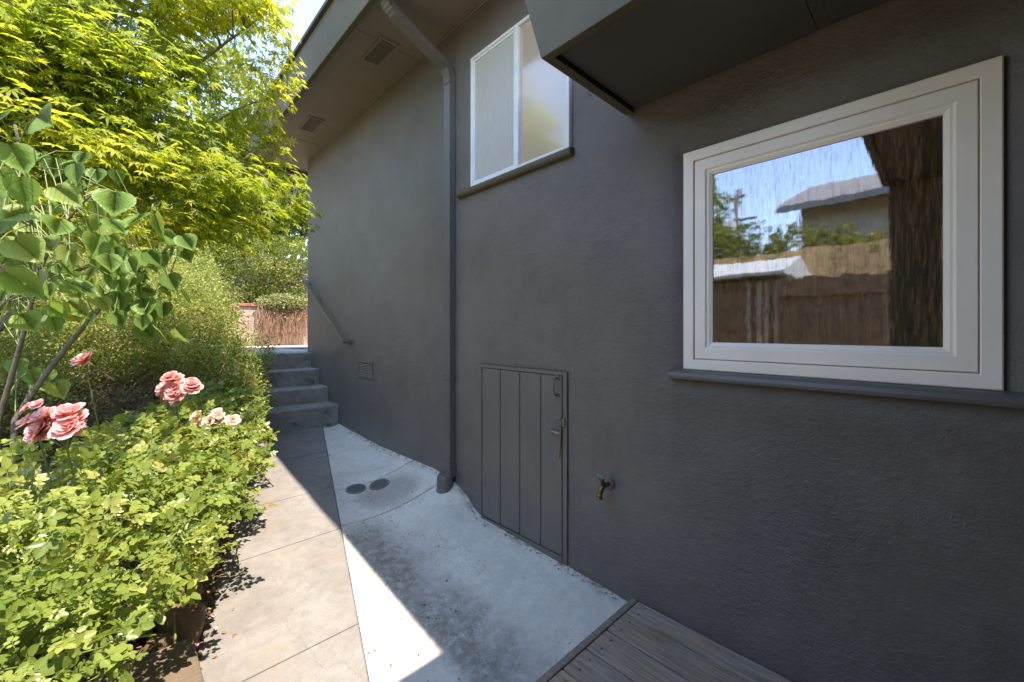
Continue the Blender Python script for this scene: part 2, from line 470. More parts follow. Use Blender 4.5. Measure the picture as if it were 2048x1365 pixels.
# ------------------------------------------------------------------ mesh helpers
class MB:
    def __init__(s):
        s.v, s.f = [], []
    def quad(s, a, b, c, d):
        n = len(s.v); s.v += [tuple(a), tuple(b), tuple(c), tuple(d)]; s.f.append((n, n + 1, n + 2, n + 3)); return s
    def box(s, x0, x1, y0, y1, z0, z1):
        n = len(s.v)
        s.v += [(x, y, z) for z in (z0, z1) for y in (y0, y1) for x in (x0, x1)]
        for f in ((0, 2, 3, 1), (4, 5, 7, 6), (0, 1, 5, 4), (2, 6, 7, 3), (0, 4, 6, 2), (1, 3, 7, 5)):
            s.f.append(tuple(n + i for i in f))
        return s
    def tube(s, pts, rad, seg=8, cap=True, flat=None):
        pts = [Vector(p) for p in pts]
        if not hasattr(rad, '__len__'):
            rad = [rad] * len(pts)
        n0 = len(s.v)
        ref = Vector((0.31, 0.17, 0.93)).normalized()
        prev = None
        for i, p in enumerate(pts):
            d = (pts[min(i + 1, len(pts) - 1)] - pts[max(i - 1, 0)]).normalized()
            if prev is None:
                a = d.cross(ref)
                if a.length < 1e-3:
                    a = d.cross(Vector((1, 0, 0)))
            else:
                a = prev - d * prev.dot(d)
            a.normalize(); prev = a
            b = d.cross(a)
            for k in range(seg):
                t = 2 * math.pi * k / seg
                s.v.append(tuple(p + (a * math.cos(t) + b * math.sin(t)) * rad[i]))
        for i in range(len(pts) - 1):
            for k in range(seg):
                k2 = (k + 1) % seg
                s.f.append((n0 + i * seg + k, n0 + i * seg + k2, n0 + (i + 1) * seg + k2, n0 + (i + 1) * seg + k))
        if cap:
            s.f.append(tuple(n0 + k for k in range(seg))[::-1])
            e = n0 + (len(pts) - 1) * seg
            s.f.append(tuple(e + k for k in range(seg)))
        return s
    def sweep(s, sections):
        """closed loops of equal length, skinned, ends capped"""
        n0 = len(s.v); k = len(sections[0])
        for sec in sections:
            s.v += [tuple(p) for p in sec]
        for i in range(len(sections) - 1):
            for j in range(k):
                j2 = (j + 1) % k
                s.f.append((n0 + i * k + j, n0 + i * k + j2, n0 + (i + 1) * k + j2, n0 + (i + 1) * k + j))
        s.f.append(tuple(range(n0, n0 + k))[::-1])
        e = n0 + (len(sections) - 1) * k
        s.f.append(tuple(range(e, e + k)))
        return s
    def ring(s, y0, y1, z0, z1, loops):
        """mitred frame in the wall plane: loops of (inset, x)"""
        n0 = len(s.v)
        for i, x in loops:
            s.v += [(x, y0 + i, z0 + i), (x, y1 - i, z0 + i), (x, y1 - i, z1 - i), (x, y0 + i, z1 - i)]
        for a in range(len(loops) - 1):
            for k in range(4):
                k2 = (k + 1) % 4
                s.f.append((n0 + 4 * a + k, n0 + 4 * a + k2, n0 + 4 * a + 4 + k2, n0 + 4 * a + 4 + k))
        return s
    def mesh(s, name):
        me = bpy.data.meshes.new(name)
        me.from_pydata(s.v, [], s.f)
        me.update()
        return me

BASE = {}
def root(o):
    while o.parent:
        o = o.parent
    return o
def thing(name, label, cat, loc=(0, 0, 0), group=None):
    o = bpy.data.objects.new(name, None)
    o.empty_display_size = 0.1
    o.location = loc
    C.objects.link(o)
    o['label'] = label
    o['category'] = cat
    if group:
        o['group'] = group
    BASE[o.name] = Vector(loc)
    return o
def put(name, me, mat, parent=None, smooth=False, bevel=0, seg=2, kind=None, label=None, cat=None, group=None):
    if isinstance(me, MB):
        me = me.mesh(name)
    if parent is not None:
        me.transform(Matrix.Translation(-BASE[root(parent).name]))
    me.materials.clear()
    me.materials.append(M[mat] if isinstance(mat, str) else mat)
    o = bpy.data.objects.new(name, me)
    C.objects.link(o)
    o.parent = parent
    if smooth:
        me.polygons.foreach_set('use_smooth', np.ones(len(me.polygons), dtype=bool))
    if bevel:
        bm_ = o.modifiers.new('bevel', 'BEVEL')
        bm_.width = bevel
        bm_.segments = seg
        bm_.limit_method = 'ANGLE'
    for k, v in (('kind', kind), ('label', label), ('category', cat), ('group', group)):
        if v:
            o[k] = v
    if parent is None:
        BASE[o.name] = Vector((0, 0, 0))
    return o
def center_origin(o):
    """move a top-level mesh object's origin to the middle of its base"""
    me = o.data
    co = np.empty(len(me.vertices) * 3); me.vertices.foreach_get('co', co); co = co.reshape(-1, 3)
    c = Vector(((co[:, 0].min() + co[:, 0].max()) / 2, (co[:, 1].min() + co[:, 1].max()) / 2, co[:, 2].min()))
    me.transform(Matrix.Translation(-c)); o.location = c
    BASE[o.name] = c
    return o

def grid_mesh(name, xs, ys, zf):
    """heightfield from coordinate arrays; zf(X, Y) -> Z"""
    X, Y = np.meshgrid(xs, ys)
    Z = zf(X, Y)
    return surf_mesh(name, X, Y, Z)
def surf_mesh(name, X, Y, Z, keep=None):
    ny, nx = X.shape
    co = np.stack([X, Y, Z], -1).reshape(-1, 3).astype(np.float32)
    idx = np.arange(nx * ny).reshape(ny, nx)
    q = np.stack([idx[:-1, :-1], idx[:-1, 1:], idx[1:, 1:], idx[1:, :-1]], -1).reshape(-1, 4)
    if keep is not None:
        q = q[keep.reshape(-1)]
    return np_mesh(name, co, q)
def np_mesh(name, co, q, tone=None):
    me = bpy.data.meshes.new(name)
    k = q.shape[1]
    me.vertices.add(len(co))
    me.vertices.foreach_set('co', np.ascontiguousarray(co, dtype=np.float32).ravel())
    me.loops.add(q.size)
    me.loops.foreach_set('vertex_index', np.ascontiguousarray(q, dtype=np.int32).ravel())
    me.polygons.add(len(q))
    me.polygons.foreach_set('loop_start', np.arange(0, q.size, k, dtype=np.int32))
    if tone is not None:
        at_ = me.attributes.new('tone', 'FLOAT', 'POINT')
        at_.data.foreach_set('value', np.ascontiguousarray(tone, dtype=np.float32))
    me.update(calc_edges=True)
    return me
def wob(X, Y, f=1.0, seed=0):
    r = np.random.default_rng(seed)
    out = np.zeros_like(X, dtype=float)
    for k in range(7):
        a, b, ph = r.normal(size=2).tolist() + [r.uniform(0, 6.28)]
        sc = f * 1.6 ** (k * 0.6)
        out = out + np.sin(sc * (a * X + b * Y) + ph) / 1.5 ** k
    return out / 2.5

# ------------------------------------------------------------------ foliage helpers
def T_oval(w=0.30):
    v = [(0, 0, 0), (w, .33, .07), (w * .8, .72, .05), (0, 1, -.06), (-w * .8, .72, .05), (-w, .33, .07)]
    return np.array(v, float), np.array([(0, 1, 2, 3), (3, 4, 5, 0)])
def T_small():
    v = [(0, 0, 0), (.33, .5, .1), (0, 1, 0), (-.33, .5, .1)]
    return np.array(v, float), np.array([(0, 1, 2, 3)])
def T_maple():
    v = [(0, 0.0, 0)]; f = []
    for ang, L in ((-118, .45), (-78, .72), (-38, .92), (0, 1.0), (38, .92), (78, .72), (118, .45)):
        a = R(ang); d = np.array([math.sin(a), math.cos(a), 0]); s = np.array([d[1], -d[0], 0])
        n = len(v)
        v += [tuple(d * L * .45 + s * .12 * L + np.array([0, 0, .03])), tuple(d * L + np.array([0, 0, -.16 * L])), tuple(d * L * .45 - s * .12 * L + np.array([0, 0, .03]))]
        f.append((0, n, n + 1, n + 2))
    return np.array(v, float), np.array(f)
def T_rose():
    ov, of = T_oval(.34)
    vs_, fs = [], []
    n = 0
    def add(px, py, ang, L):
        nonlocal n
        a = R(ang); c, s = math.cos(a), math.sin(a)
        q = ov * L
        w = np.stack([q[:, 0] * c + q[:, 1] * s + px, -q[:, 0] * s + q[:, 1] * c + py, q[:, 2]], 1)
        vs_.append(w); fs.append(of + n); n += len(w)
    add(0, .56, 3, .46)
    add(.02, .50, 68, .38); add(-.02, .50, -64, .38)
    add(.02, .22, 76, .30); add(-.02, .22, -72, .30)
    st = np.array([(-.012, 0, 0), (.012, 0, 0), (.012, .6, -.004), (-.012, .6, -.004)])
    vs_.append(st); fs.append(np.array([(0, 1, 2, 3)]) + n)
    return np.concatenate(vs_), np.concatenate(fs)
def T_heart():
    out = [(0, 0), (.17, -.08), (.36, -.03), (.49, .13), (.50, .32), (.46, .46), (.36, .58), (.29, .70), (.11, .88), (0, 1.10)]
    v = []; f = []
    for x, y in out:
        v.append((x, y, .10 * x - .16 * x * x - .14 * max(0, y - .2) ** 2))
    nr = len(v)
    for x, y in out[1:-1]:
        v.append((-x, y, .10 * x - .16 * x * x - .14 * max(0, y - .2) ** 2))
    mid = []
    for y in (.2, .45, .7):
        mid.append(len(v)); v.append((0, y, -.03 - .14 * max(0, y - .2) ** 2))
    def half(idx):
        a = idx
        f.extend([(a[0], a[1], a[2], mid[0]), (a[2], a[3], a[4], mid[0]), (a[4], a[5], mid[1], mid[0]), (a[5], a[6], mid[2], mid[1]), (a[6], a[7], a[8], mid[2])])
        f.append((a[8], a[9], mid[2], mid[2]))
    half(list(range(10)))
    half([0] + list(range(nr, nr + 8)) + [9])
    f2 = [q for q in f]
    # the last face of each half is a triangle: give it a fourth vertex on the edge
    for i, q in enumerate(f2):
        if q[2] == q[3]:
            k = len(v); a, b_ = np.array(v[q[1]]), np.array(v[q[2]])
            v.append(tuple((a + b_) / 2)); f2[i] = (q[0], q[1], k, q[2])
    return np.array(v, float), np.array(f2)
TEMPL = {'oval': T_oval(), 'small': T_small(), 'maple': T_maple(), 'rose': T_rose(), 'heart': T_heart()}

def unit(a):
    return a / np.maximum(np.linalg.norm(a, axis=1, keepdims=True), 1e-9)
def leaf_frames(d, n):
    d = unit(d)
    s = unit(np.cross(d, n))
    n2 = np.cross(s, d)
    return s, d, n2
_variants = {}
def foliage(parent, tmpl, pos, d, n, size, tone, mat, parts=0, part_name='leaf', mass_name='foliage'):
    """leaves as one mass; the `parts` nearest the camera become objects of their own"""
    T, F = TEMPL[tmpl]
    s, d, n2 = leaf_frames(d, n)
    base = np.array(BASE[root(parent).name])
    if parts:
        dep = pos @ FW
        lat = (pos @ RT) / np.maximum(dep, .01)
        hv = pos[:, 2] / np.maximum(dep, .01)
        ok = (dep > .3) & (np.abs(lat) < 1.24) & (hv < .8) & (hv > -.86)
        score = np.where(ok, size / np.maximum(dep, .3), 0)
        order = np.argsort(-score)[:parts]
        order = order[score[order] > 0]
        for i in order:
            q = min(4, int(tone[i] * 5))
            key = (tmpl, mat, q)
            if key not in _variants:
                me = np_mesh(part_name, T.astype(np.float32), F, np.clip(np.full(len(T), (q + .5) / 5) + ((T[:, 1] - .55) * .9 if tmpl == 'petal' else 0), 0, 1))
                me.materials.append(M[mat])
                _variants[key] = me
            o = bpy.data.objects.new(part_name, _variants[key])
            C.objects.link(o)
            o.parent = parent
            k = float(size[i])
            o.matrix_local = Matrix(((s[i][0] * k, d[i][0] * k, n2[i][0] * k, pos[i][0] - base[0]),
                                     (s[i][1] * k, d[i][1] * k, n2[i][1] * k, pos[i][1] - base[1]),
                                     (s[i][2] * k, d[i][2] * k, n2[i][2] * k, pos[i][2] - base[2]), (0, 0, 0, 1)))
        rest = np.ones(len(pos), bool); rest[order] = False
        pos, s, d, n2, size, tone = pos[rest], s[rest], d[rest], n2[rest], size[rest], tone[rest]
    if len(pos) == 0:
        return None
    k = len(T)
    co = pos[:, None, :] + size[:, None, None] * (T[None, :, 0:1] * s[:, None] + T[None, :, 1:2] * d[:, None] + T[None, :, 2:3] * n2[:, None])
    q = (F[None] + (np.arange(len(pos)) * k)[:, None, None]).reshape(-1, 4)
    me = np_mesh(mass_name, co.reshape(-1, 3), q, np.repeat(tone, k))
    return put(mass_name, me, mat, parent, kind='stuff')

def lumps(dirs, seed, amp=.22, f=3.2):
    r = np.random.default_rng(seed)
    out = np.zeros(len(dirs))
    for k in range(6):
        a = r.normal(size=3); a /= np.linalg.norm(a)
        out += np.sin(f * (1 + .55 * k) * (dirs @ a) + r.uniform(0, 6.28)) / (1 + .6 * k)
    return 1 + amp * out / 2
def blob_points(c, rad, n, seed, shell=.35, amp=.22, f=3.2):
    r = np.random.default_rng(seed)
    d = unit(r.normal(size=(n, 3)))
    rr = (1 - shell * r.random(n) ** 1.6) * lumps(d, seed, amp, f)
    return np.array(c) + d * rr[:, None] * np.array(rad), d, r
def shrub(name, label, cat, base, blobs, n, size, mat, seed, stems=8, twig_mat='twig', group=None, tmpl='small', box=False, trunk=None):
    t = thing(name, label, cat, base, group)
    P, D = [], []
    tot = sum(b[1][0] * b[1][1] + b[1][1] * b[1][2] + b[1][0] * b[1][2] for b in blobs)
    r = np.random.default_rng(seed)
    for i, (c, rad) in enumerate(blobs):
        k = int(n * (rad[0] * rad[1] + rad[1] * rad[2] + rad[0] * rad[2]) / tot)
        p, d, _ = blob_points(c, rad, k, seed * 31 + i, .45, .22 if box else .42, 3.2 if box else 5.0)
        if box:
            # clipped: squash the ball towards a box
            q = (p - np.array(c)) / np.array(rad)
            m_ = np.max(np.abs(q), axis=1, keepdims=True)
            q = q / np.maximum(m_, 1e-6) * np.linalg.norm(q, axis=1, keepdims=True) ** .7
            p = np.array(c) + q * np.array(rad)
        P.append(p); D.append(d)
    P = np.concatenate(P); D = np.concatenate(D)
    k = len(P)
    if not box and trunk is None:
        # stray shoots standing out of the mass
        ns = 70
        pick = r.integers(0, len(P), ns)
        ex, ed = [], []
        for q_ in pick:
            dv = unit((D[q_] * .6 + np.array((0, 0, .9)) + r.normal(size=3) * .4)[None])[0]
            ln = r.uniform(.10, .30)
            tt = r.random(26)
            ex.append(P[q_] + dv * (tt * ln)[:, None] + r.normal(size=(26, 3)) * size * .35)
            ed.append(np.repeat(dv[None], 26, 0))
        P = np.concatenate([P] + ex); D = np.concatenate([D] + ed)
        k = len(P)
    dirs = unit(D * .7 + r.normal(size=(k, 3)) * .75 + np.array([0, 0, .25]))
    nor = unit(D * .6 + r.normal(size=(k, 3)) * .6 + np.array([0, 0, .8]))
    sz = size * r.uniform(.65, 1.3, k)
    tone = np.clip(r.normal(.45, .24, k) + .25 * np.sin(P @ np.array([3.1, 2.2, 4.0]) / max(size * 18, .3)), 0, 1)
    foliage(t, tmpl, P, dirs, nor, sz, tone, mat)
    sm = MB()
    b = Vector(base)
    for j in range(stems):
        c, rad = blobs[j % len(blobs)]
        e = Vector(c) + Vector((r.normal() * rad[0] * .5, r.normal() * rad[1] * .5, r.uniform(-.2, .5) * rad[2]))
        st = b + Vector((r.normal() * .07, r.normal() * .07, -.04)) * (1 if trunk is None else .5)
        mid = st.lerp(e, .5) + Vector((r.normal() * .06, r.normal() * .06, .08))
        r0 = .014 if trunk is None else trunk
        sm.tube([st, mid, e], [r0, r0 * .7, r0 * .25], 6)
    put('stem' if trunk is None else 'trunk', sm, twig_mat if trunk is None else 'bark', t, smooth=True)
    return t

def bezier(p0, p1, p2, n=8):
    p0, p1, p2 = Vector(p0), Vector(p1), Vector(p2)
    return [(1 - t) ** 2 * p0 + 2 * t * (1 - t) * p1 + t * t * p2 for t in [i / n for i in range(n + 1)]]

# ------------------------------------------------------------------ ground
def zbed(X, Y):
    zp = -1.17 + (np.clip(Y, .9, 5.22) - 5.22) * .1
    left = (0.25 + .292 * (Y - 2.153)) - X               # > 0 in the bed
    z = zp + .02 + np.clip(left, 0, 3) * .16
    bank = np.clip((Y - 5.2) / 4.0, 0, 1)
    z = z + bank * np.clip(left - .1, 0, 2) * .55
    z = np.where(left < .02, zp - .22, z)
    far = np.clip((Y - 9.8) / 30, 0, 1)
    z = np.where(Y > 9.62, .42 + far * 6, z)
    return z + .015 * wob(X, Y, 4, 3)
xs = np.concatenate([np.linspace(-70, -6, 17), np.linspace(-5, -2, 10), np.linspace(-1.8, 3, 70), np.linspace(3.5, 10, 10), np.linspace(14, 70, 9)])
ys = np.concatenate([np.linspace(-70, -6, 17), np.linspace(-5, 1, 16), np.linspace(1.1, 8, 90), np.linspace(8.2, 9.5, 6), [9.61, 9.63], np.linspace(10, 16, 12), np.linspace(20, 120, 12)])
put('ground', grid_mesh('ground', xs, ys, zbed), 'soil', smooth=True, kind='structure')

# path: slabs between the joints
bed_sec = [[(xL(y) - .03, y, -1.8), (xJ(y) + .01, y, -1.8), (xJ(y) + .01, y, zP(y) - .011), (xL(y) - .03, y, zP(y) - .011)] for y in np.linspace(1.01, 5.2, 20)]
path = put('path', MB().sweep(bed_sec), 'step', kind='structure')
jy = [1.0, 2.05, 2.93, 3.58, 4.38, 5.215]
for a, bq in zip(jy[:-1], jy[1:]):
    g = .0035
    n = 14
    ysl = np.linspace(a + g, bq - g, n)
    sec = []
    for y in ysl:
        xl, xr = xL(y) - .04, xJ(y) - .003
        z = zP(y) + .004 * math.sin(y * 9)
        e = .006
        sec.append([(xl, y, -1.85), (xr, y, -1.85), (xr, y, z - e), (xr - e, y, z), (xl + e, y, z), (xl, y, z - e)])
    put('slab', MB().sweep(sec), 'path', path)

# apron: a dished strip between the path and the house wall
ZW = ([.9, 1.17, 1.6, 2.41, 2.50, 2.62, 2.76, 3.06, 4.09, 5.2, 5.4], [-1.48, -1.47, -1.446, -1.418, -1.385, -1.30, -1.245, -1.208, -1.222, -1.165, -1.15])
def zA(X, Y):
    xj = .79 + .292 * (Y - 1.711)
    f = np.clip((X - xj) / np.maximum(2.0 - xj, .05), 0, 1)
    zp = -1.17 + (np.clip(Y, .9, 5.22) - 5.22) * .1
    zw = np.interp(Y, *ZW)
    return zp + (zw - zp) * f ** 1.9 - .018 * np.sin(np.pi * f) + .002 * wob(X, Y, 5, 8)
Fq, Yq = np.meshgrid(np.linspace(0, 1, 16), np.linspace(1.0, 5.2, 60))
Xq = xJ(1.711) + .292 * (Yq - 1.711) + .01 + Fq * (1.99 - (xJ(1.711) + .292 * (Yq - 1.711)))
apron = put('pavement', surf_mesh('pavement', Xq, Yq, zA(Xq, Yq) - .014), 'step', kind='structure', smooth=True)
ja = [1.0, 2.92, 3.47, 5.21]
for a, bq in zip(ja[:-1], ja[1:]):
    g = .0075
    nx, ny = 24, max(8, int((bq - a) / .03))
    # the joints bow slightly between the path and the wall
    fr = np.linspace(0, 1, nx)
    V = np.concatenate([[0, .002 / (bq - a)], np.linspace(.006 / (bq - a), 1 - .006 / (bq - a), ny), [1 - .002 / (bq - a), 1]])
    F_, V_ = np.meshgrid(fr, V)
    bow = .10 * (.5 - F_)
    y0 = a + g + (bow if a > 1.5 else 0)
    y1 = bq - g + (bow if bq < 5 else 0)
    Y = y0 + (y1 - y0) * V_
    X = (.79 + .292 * (Y - 1.711)) + .0 + F_ * (2.02 - (.79 + .292 * (Y - 1.711)))
    Z = zA(X, Y)
    edge = np.minimum(V_, 1 - V_) * (bq - a)
    Z = Z - np.where(edge < .001, .02, 0) - np.where((edge >= .001) & (edge < .004), 0.002, 0)
    me = surf_mesh('slab', X, Y, Z)
    put('slab', me, 'apron', apron, smooth=True)

# landing above the steps
landing = put('landing', MB().box(.2, 9, 6.55, 9.52, -1.2, -.323), 'landing', kind='structure')

# ------------------------------------------------------------------ house
HY0, HY1 = -5.0, 6.37
house = thing('house', 'charcoal stucco house wall with eaves, two windows and low plank door', 'house', (2.0, 3.0, -1.45))
BW = (-.127, .873, -.187, .854)        # big window y0 y1 z0 z1
SW = (1.577, 2.54, 1.11, 2.105)        # slider
DR = (1.595, 2.425, -1.455, -.262)     # low door
def axis_lines(lo, hi, step, extra):
    a = list(np.arange(lo, hi + 1e-6, step)) + [hi]
    for e in extra:
        a += [e, e - .012, e + .012, e - .025, e + .025, e - .045, e + .045]
    a = np.unique(np.round(a, 4))
    keep = [a[0]]
    ex = set(np.round(extra, 4))
    for v in a[1:]:
        if v - keep[-1] < .006:
            if v in ex:
                keep[-1] = v
            continue
        keep.append(v)
    return np.array(keep)
holes = (BW, SW, DR)
wy = axis_lines(HY0, HY1, .045, [h[0] for h in holes] + [h[1] for h in holes])
wz = axis_lines(-1.9, 2.55, .045, [h[2] for h in holes] + [h[3] for h in holes])
Yg, Zg = np.meshgrid(wy, wz)
Xg = 2.0 + .0035 * wob(Yg, Zg, 2.2, 5) + .0015 * wob(Yg, Zg, 9, 6)
for i, h in enumerate(holes):
    dy = np.maximum(np.maximum(h[0] - Yg, Yg - h[1]), 0)
    dz = np.maximum(np.maximum(h[2] - Zg, Zg - h[3]), 0)
    dist = np.hypot(dy, dz)
    depth = (.022, .02, .006)[i]
    wdt = (.06, .05, .02)[i]
    Xg = Xg + depth * np.clip(1 - dist / wdt, 0, 1) ** 1.7
    if i == 0:   # the plaster swells a little round the newer window
        Xg = Xg - .012 * np.exp(-((dist - .13) / .07) ** 2)
keep = np.ones((len(wz) - 1, len(wy) - 1), bool)
yc = (wy[:-1] + wy[1:]) / 2; zc = (wz[:-1] + wz[1:]) / 2
for h in holes:
    keep &= ~((yc[None] > h[0]) & (yc[None] < h[1]) & (zc[:, None] > h[2]) & (zc[:, None] < h[3]))
put('wall', surf_mesh('wall', Xg, Yg, Zg, keep), 'stucco', house, smooth=True)
put('gable_wall', MB().box(2.02, 8, HY1 - .15, HY1, -1.9, 2.6), 'stucco', house)
put('unseen_back_wall', MB().box(7.9, 8.05, HY0, HY1 - .16, -1.9, 2.6).box(2.05, 8.0, HY0 - .1, HY0 - .01, -1.9, 2.6), 'stucco', house)
put('interior', MB().box(2.9, 2.95, -2, 6.2, -1.9, 2.4).box(2.05, 2.9, 1.2, 1.25, -1.9, 2.4), 'siding', house)
put('ceiling', MB().box(2.03, 7.9, HY0, HY1 - .16, 2.5, 2.55), 'siding', house)

# main roof: soffit, fascia, roof slab
EX, RY0, RY1 = 1.325, -5.2, 6.95
put('soffit', MB().box(EX + .04, 1.985, RY0, RY1 - .04, 2.46, 2.48).box(1.985, 8, HY1 + .01, RY1 - .04, 2.46, 2.48), 'soffit', house)
put('fascia', MB().box(EX, EX + .04, RY0, RY1, 2.39, 2.79), 'trim', house, bevel=.004)
put('fascia', MB().box(EX + .04, 8, RY1 - .04, RY1, 2.39, 2.79), 'trim', house, bevel=.004)
rf = MB()
rf.sweep([[(EX - .03, y, 2.795), (EX - .03, y, 2.83), (4.9, y, 3.75), (8.6, y, 2.83), (8.6, y, 2.795), (4.9, y, 3.6)] for y in (RY0 - .02, RY1 + .02)])
put('roof', rf, 'roofing', house)
put('bead', MB().tube([(1.992, y, 2.457) for y in np.linspace(RY0, HY1, 12)], .0035, 6), 'bead', house)
for yy in (.9, 3.32, 5.76):   # seams between soffit sheets
    put('seam_strip', MB().box(EX + .045, 1.985, yy - .006, yy + .006, 2.456, 2.459), 'soffit', house)
def vent_soffit(xc_, yc_):
    v = put('soffit_vent', MB().box(xc_ - .07, xc_ + .07, yc_ - .185, yc_ + .185, 2.4585, 2.4595), 'dark', house)
    fr = MB()
    for (a, b_, c, d) in ((-.088, -.066, -.205, .205), (.066, .088, -.205, .205), (-.066, .066, -.205, -.18), (-.066, .066, .18, .205)):
        fr.box(xc_ + a, xc_ + b_, yc_ + c, yc_ + d, 2.449, 2.459)
    put('frame', fr, 'soffit', v)
    for k in range(13):
        x = xc_ - .060 + k * .010
        put('slat', MB().box(x - .002, x + .002, yc_ - .18, yc_ + .18, 2.4535, 2.4575), 'soffit', v)
vent_soffit(1.683, 3.45)
vent_soffit(1.683, 5.23)

# low roof over the big window, running into the porch roof behind the viewer
porch = thing('porch', 'low charcoal roof projecting over the white window, with brown side wall', 'porch roof', (1.3, .3, -1.43))
AX, AY, PY, PX = 1.30, 1.18, .34, -.45
FZ0, FZ1 = 1.15, 1.57
def rake(y0, y1, x0, x1):
    return [[(x, y0, FZ0), (x, y1, FZ0), (x, y1 + .135, FZ1), (x, y0, FZ1)] for x in (x0, x1)]
put('fascia', MB().sweep(rake(PY + .001, AY, AX, AX + .04)), 'trim', porch, bevel=.003)
put('fascia', MB().sweep([[(x, AY - .045, FZ0), (x, AY, FZ0), (x, AY + .13, FZ1 - .01), (x, AY + .085, FZ1 - .01)] for x in (AX + .041, 1.985)]), 'trim', porch, bevel=.003)
put('fascia', MB().box(PX, AX + .039, PY - .04, PY, FZ0, FZ1), 'trim', porch)
put('fascia', MB().box(PX, PX + .04, -3, PY - .041, FZ0, FZ1), 'trim', porch)
put('soffit', MB().box(AX + .041, 1.99, PY + .002, AY - .046, 1.176, 1.20), 'soffit_shaded', porch)
put('soffit', MB().box(PX + .041, 1.99, -1.64, PY - .041, 1.176, 1.20).box(AX + .041, 1.99, PY - .0405, PY - .001, 1.176, 1.20), 'soffit_shaded', porch)
put('roof', MB().box(PX - .02, 1.985, -3, PY, FZ1 + .002, FZ1 + .04).box(AX - .02, 1.985, PY + .001, AY + .15, FZ1 + .002, FZ1 + .04), 'roofing', porch)
for xx in ():
    put('seam_strip', MB().box(AX + .045, 1.98, xx - .004, xx + .004, 1.1735, 1.1755), 'soffit_shaded', porch)
for k in range(11):
    y1 = .30 - k * .30
    put('siding_board', MB().box(PX, PX + .02, y1 - .296, y1, -1.5, 1.149), 'siding', porch)
put('unseen_back_wall', MB().box(PX, 1.985, -1.75, -1.65, -1.5, 1.175), 'stucco', porch)  # added wall out of view, closes the porch to darken its near end
hk = [(1.62, AY - .022, FZ0 + .004), (1.62, AY - .022, FZ0 - .016)]
for k in range(9):
    a = -math.pi / 2 + k * math.pi * 1.5 / 8
    hk.append((1.62 + .011 * math.cos(a + math.pi), AY - .022, FZ0 - .029 + .012 * -math.sin(a)))
put('hook', MB().tube(hk, .0022, 6), 'steel', porch, smooth=True)

# big casement window
bw = put('window', MB().ring(*BW, [(-.004, 2.04), (-.004, 1.998), (.0, 1.994), (.043, 1.994), (.046, 1.998), (.046, 2.05)]), 'vinyl', house, label='white framed casement window with reflecting glass')
iy0, iy1, iz0, iz1 = BW
put('sash', MB().ring(iy0 + .049, iy1 - .049, iz0 + .049, iz1 - .049, [(0, 2.05), (0, 2.002), (.003, 1.999), (.048, 1.999), (.056, 2.006), (.063, 2.006), (.078, 2.014), (.08, 2.03)]), 'vinyl', bw)
gy0, gy1, gz0, gz1 = iy0 + .126, iy1 - .126, iz0 + .126, iz1 - .126
put('pane', MB().quad((2.02, gy0, gz0), (2.02, gy0, gz1), (2.02, gy1, gz1), (2.02, gy1, gz0)), 'glass', bw)
sill = [(1.955, -.236), (1.952, -.222), (1.956, -.206), (1.972, -.196), (2.01, -.190), (2.01, -.245), (1.968, -.240)]
sl_ = MB().sweep([[(x, y, z) for x, z in sill] for y in (-.55, .935)])
put('sill', sl_, 'pipe', bw, bevel=.003)

# slider window
sw = put('window', MB().ring(*SW, [(-.003, 2.03), (-.003, 1.99), (.0, 1.987), (.018, 1.987), (.021, 1.993), (.021, 2.03)]), 'alu', house, label='aluminium slider window with insect screen and obscured glass')
sy0, sy1, sz0, sz1 = SW
my = 2.035
put('mullion', MB().box(1.984, 2.02, my - .022, my + .004, sz0 + .02, sz1 - .02).box(1.989, 2.02, my + .006, my + .018, sz0 + .02, sz1 - .02), 'alu', sw, bevel=.002)
put('screen_frame', MB().ring(my + .019, sy1 - .022, sz0 + .022, sz1 - .022, [(0, 2.02), (0, 1.996), (.014, 1.996), (.016, 2.006)]), 'alu', sw)
put('insect_screen', MB().quad((2.003, my + .03, sz0 + .03), (2.003, my + .03, sz1 - .03), (2.003, sy1 - .03, sz1 - .03), (2.003, sy1 - .03, sz0 + .03)), 'screen', sw)
put('pane', MB().quad((2.008, sy0 + .02, sz0 + .02), (2.008, sy0 + .02, sz1 - .02), (2.008, my - .02, sz1 - .02), (2.008, my - .02, sz0 + .02)), 'obscure', sw)
s2 = [(1.958, 1.066), (1.955, 1.085), (1.962, 1.098), (2.01, 1.106), (2.01, 1.052), (1.97, 1.054)]
put('sill', MB().sweep([[(x, y, z) for x, z in s2] for y in (1.545, 2.695)]), 'trim', sw, bevel=.003)

# low plank door
dy0, dy1, dz0, dz1 = DR
door = put('door', MB().box(2.012, 2.03, dy0 + .04, dy1 - .012, dz0, dz1 - .02), 'dark', house)
put('door_frame', MB().box(1.993, 2.03, dy0, dy0 + .034, dz0 - .1, dz1).box(1.993, 2.03, dy0 + .034, dy1, dz1 - .022, dz1).box(1.993, 2.03, dy1 - .010, dy1, dz0 - .1, dz1 - .022), 'doorpaint', door, bevel=.003)
edges = [dy0 + .039, 1.792, 1.985, 2.205, dy1 - .013]
def yat(u):
    t = (u - 1024) / 826
    return 2.0 * (math.cos(YAW) - math.sin(YAW) * t) / (math.sin(YAW) + math.cos(YAW) * t)
edges = [dy0 + .040, yat(1082), yat(1040), yat(1001), dy1 - .013]
for a, bq in zip(edges[:-1], edges[1:]):
    put('plank', MB().box(1.996 + random.uniform(-.0015, .0015), 2.011, a + .003, bq - .003, dz0 + .05 + random.uniform(0, .006), dz1 - .026), 'doorpaint', door, bevel=.005, seg=2)
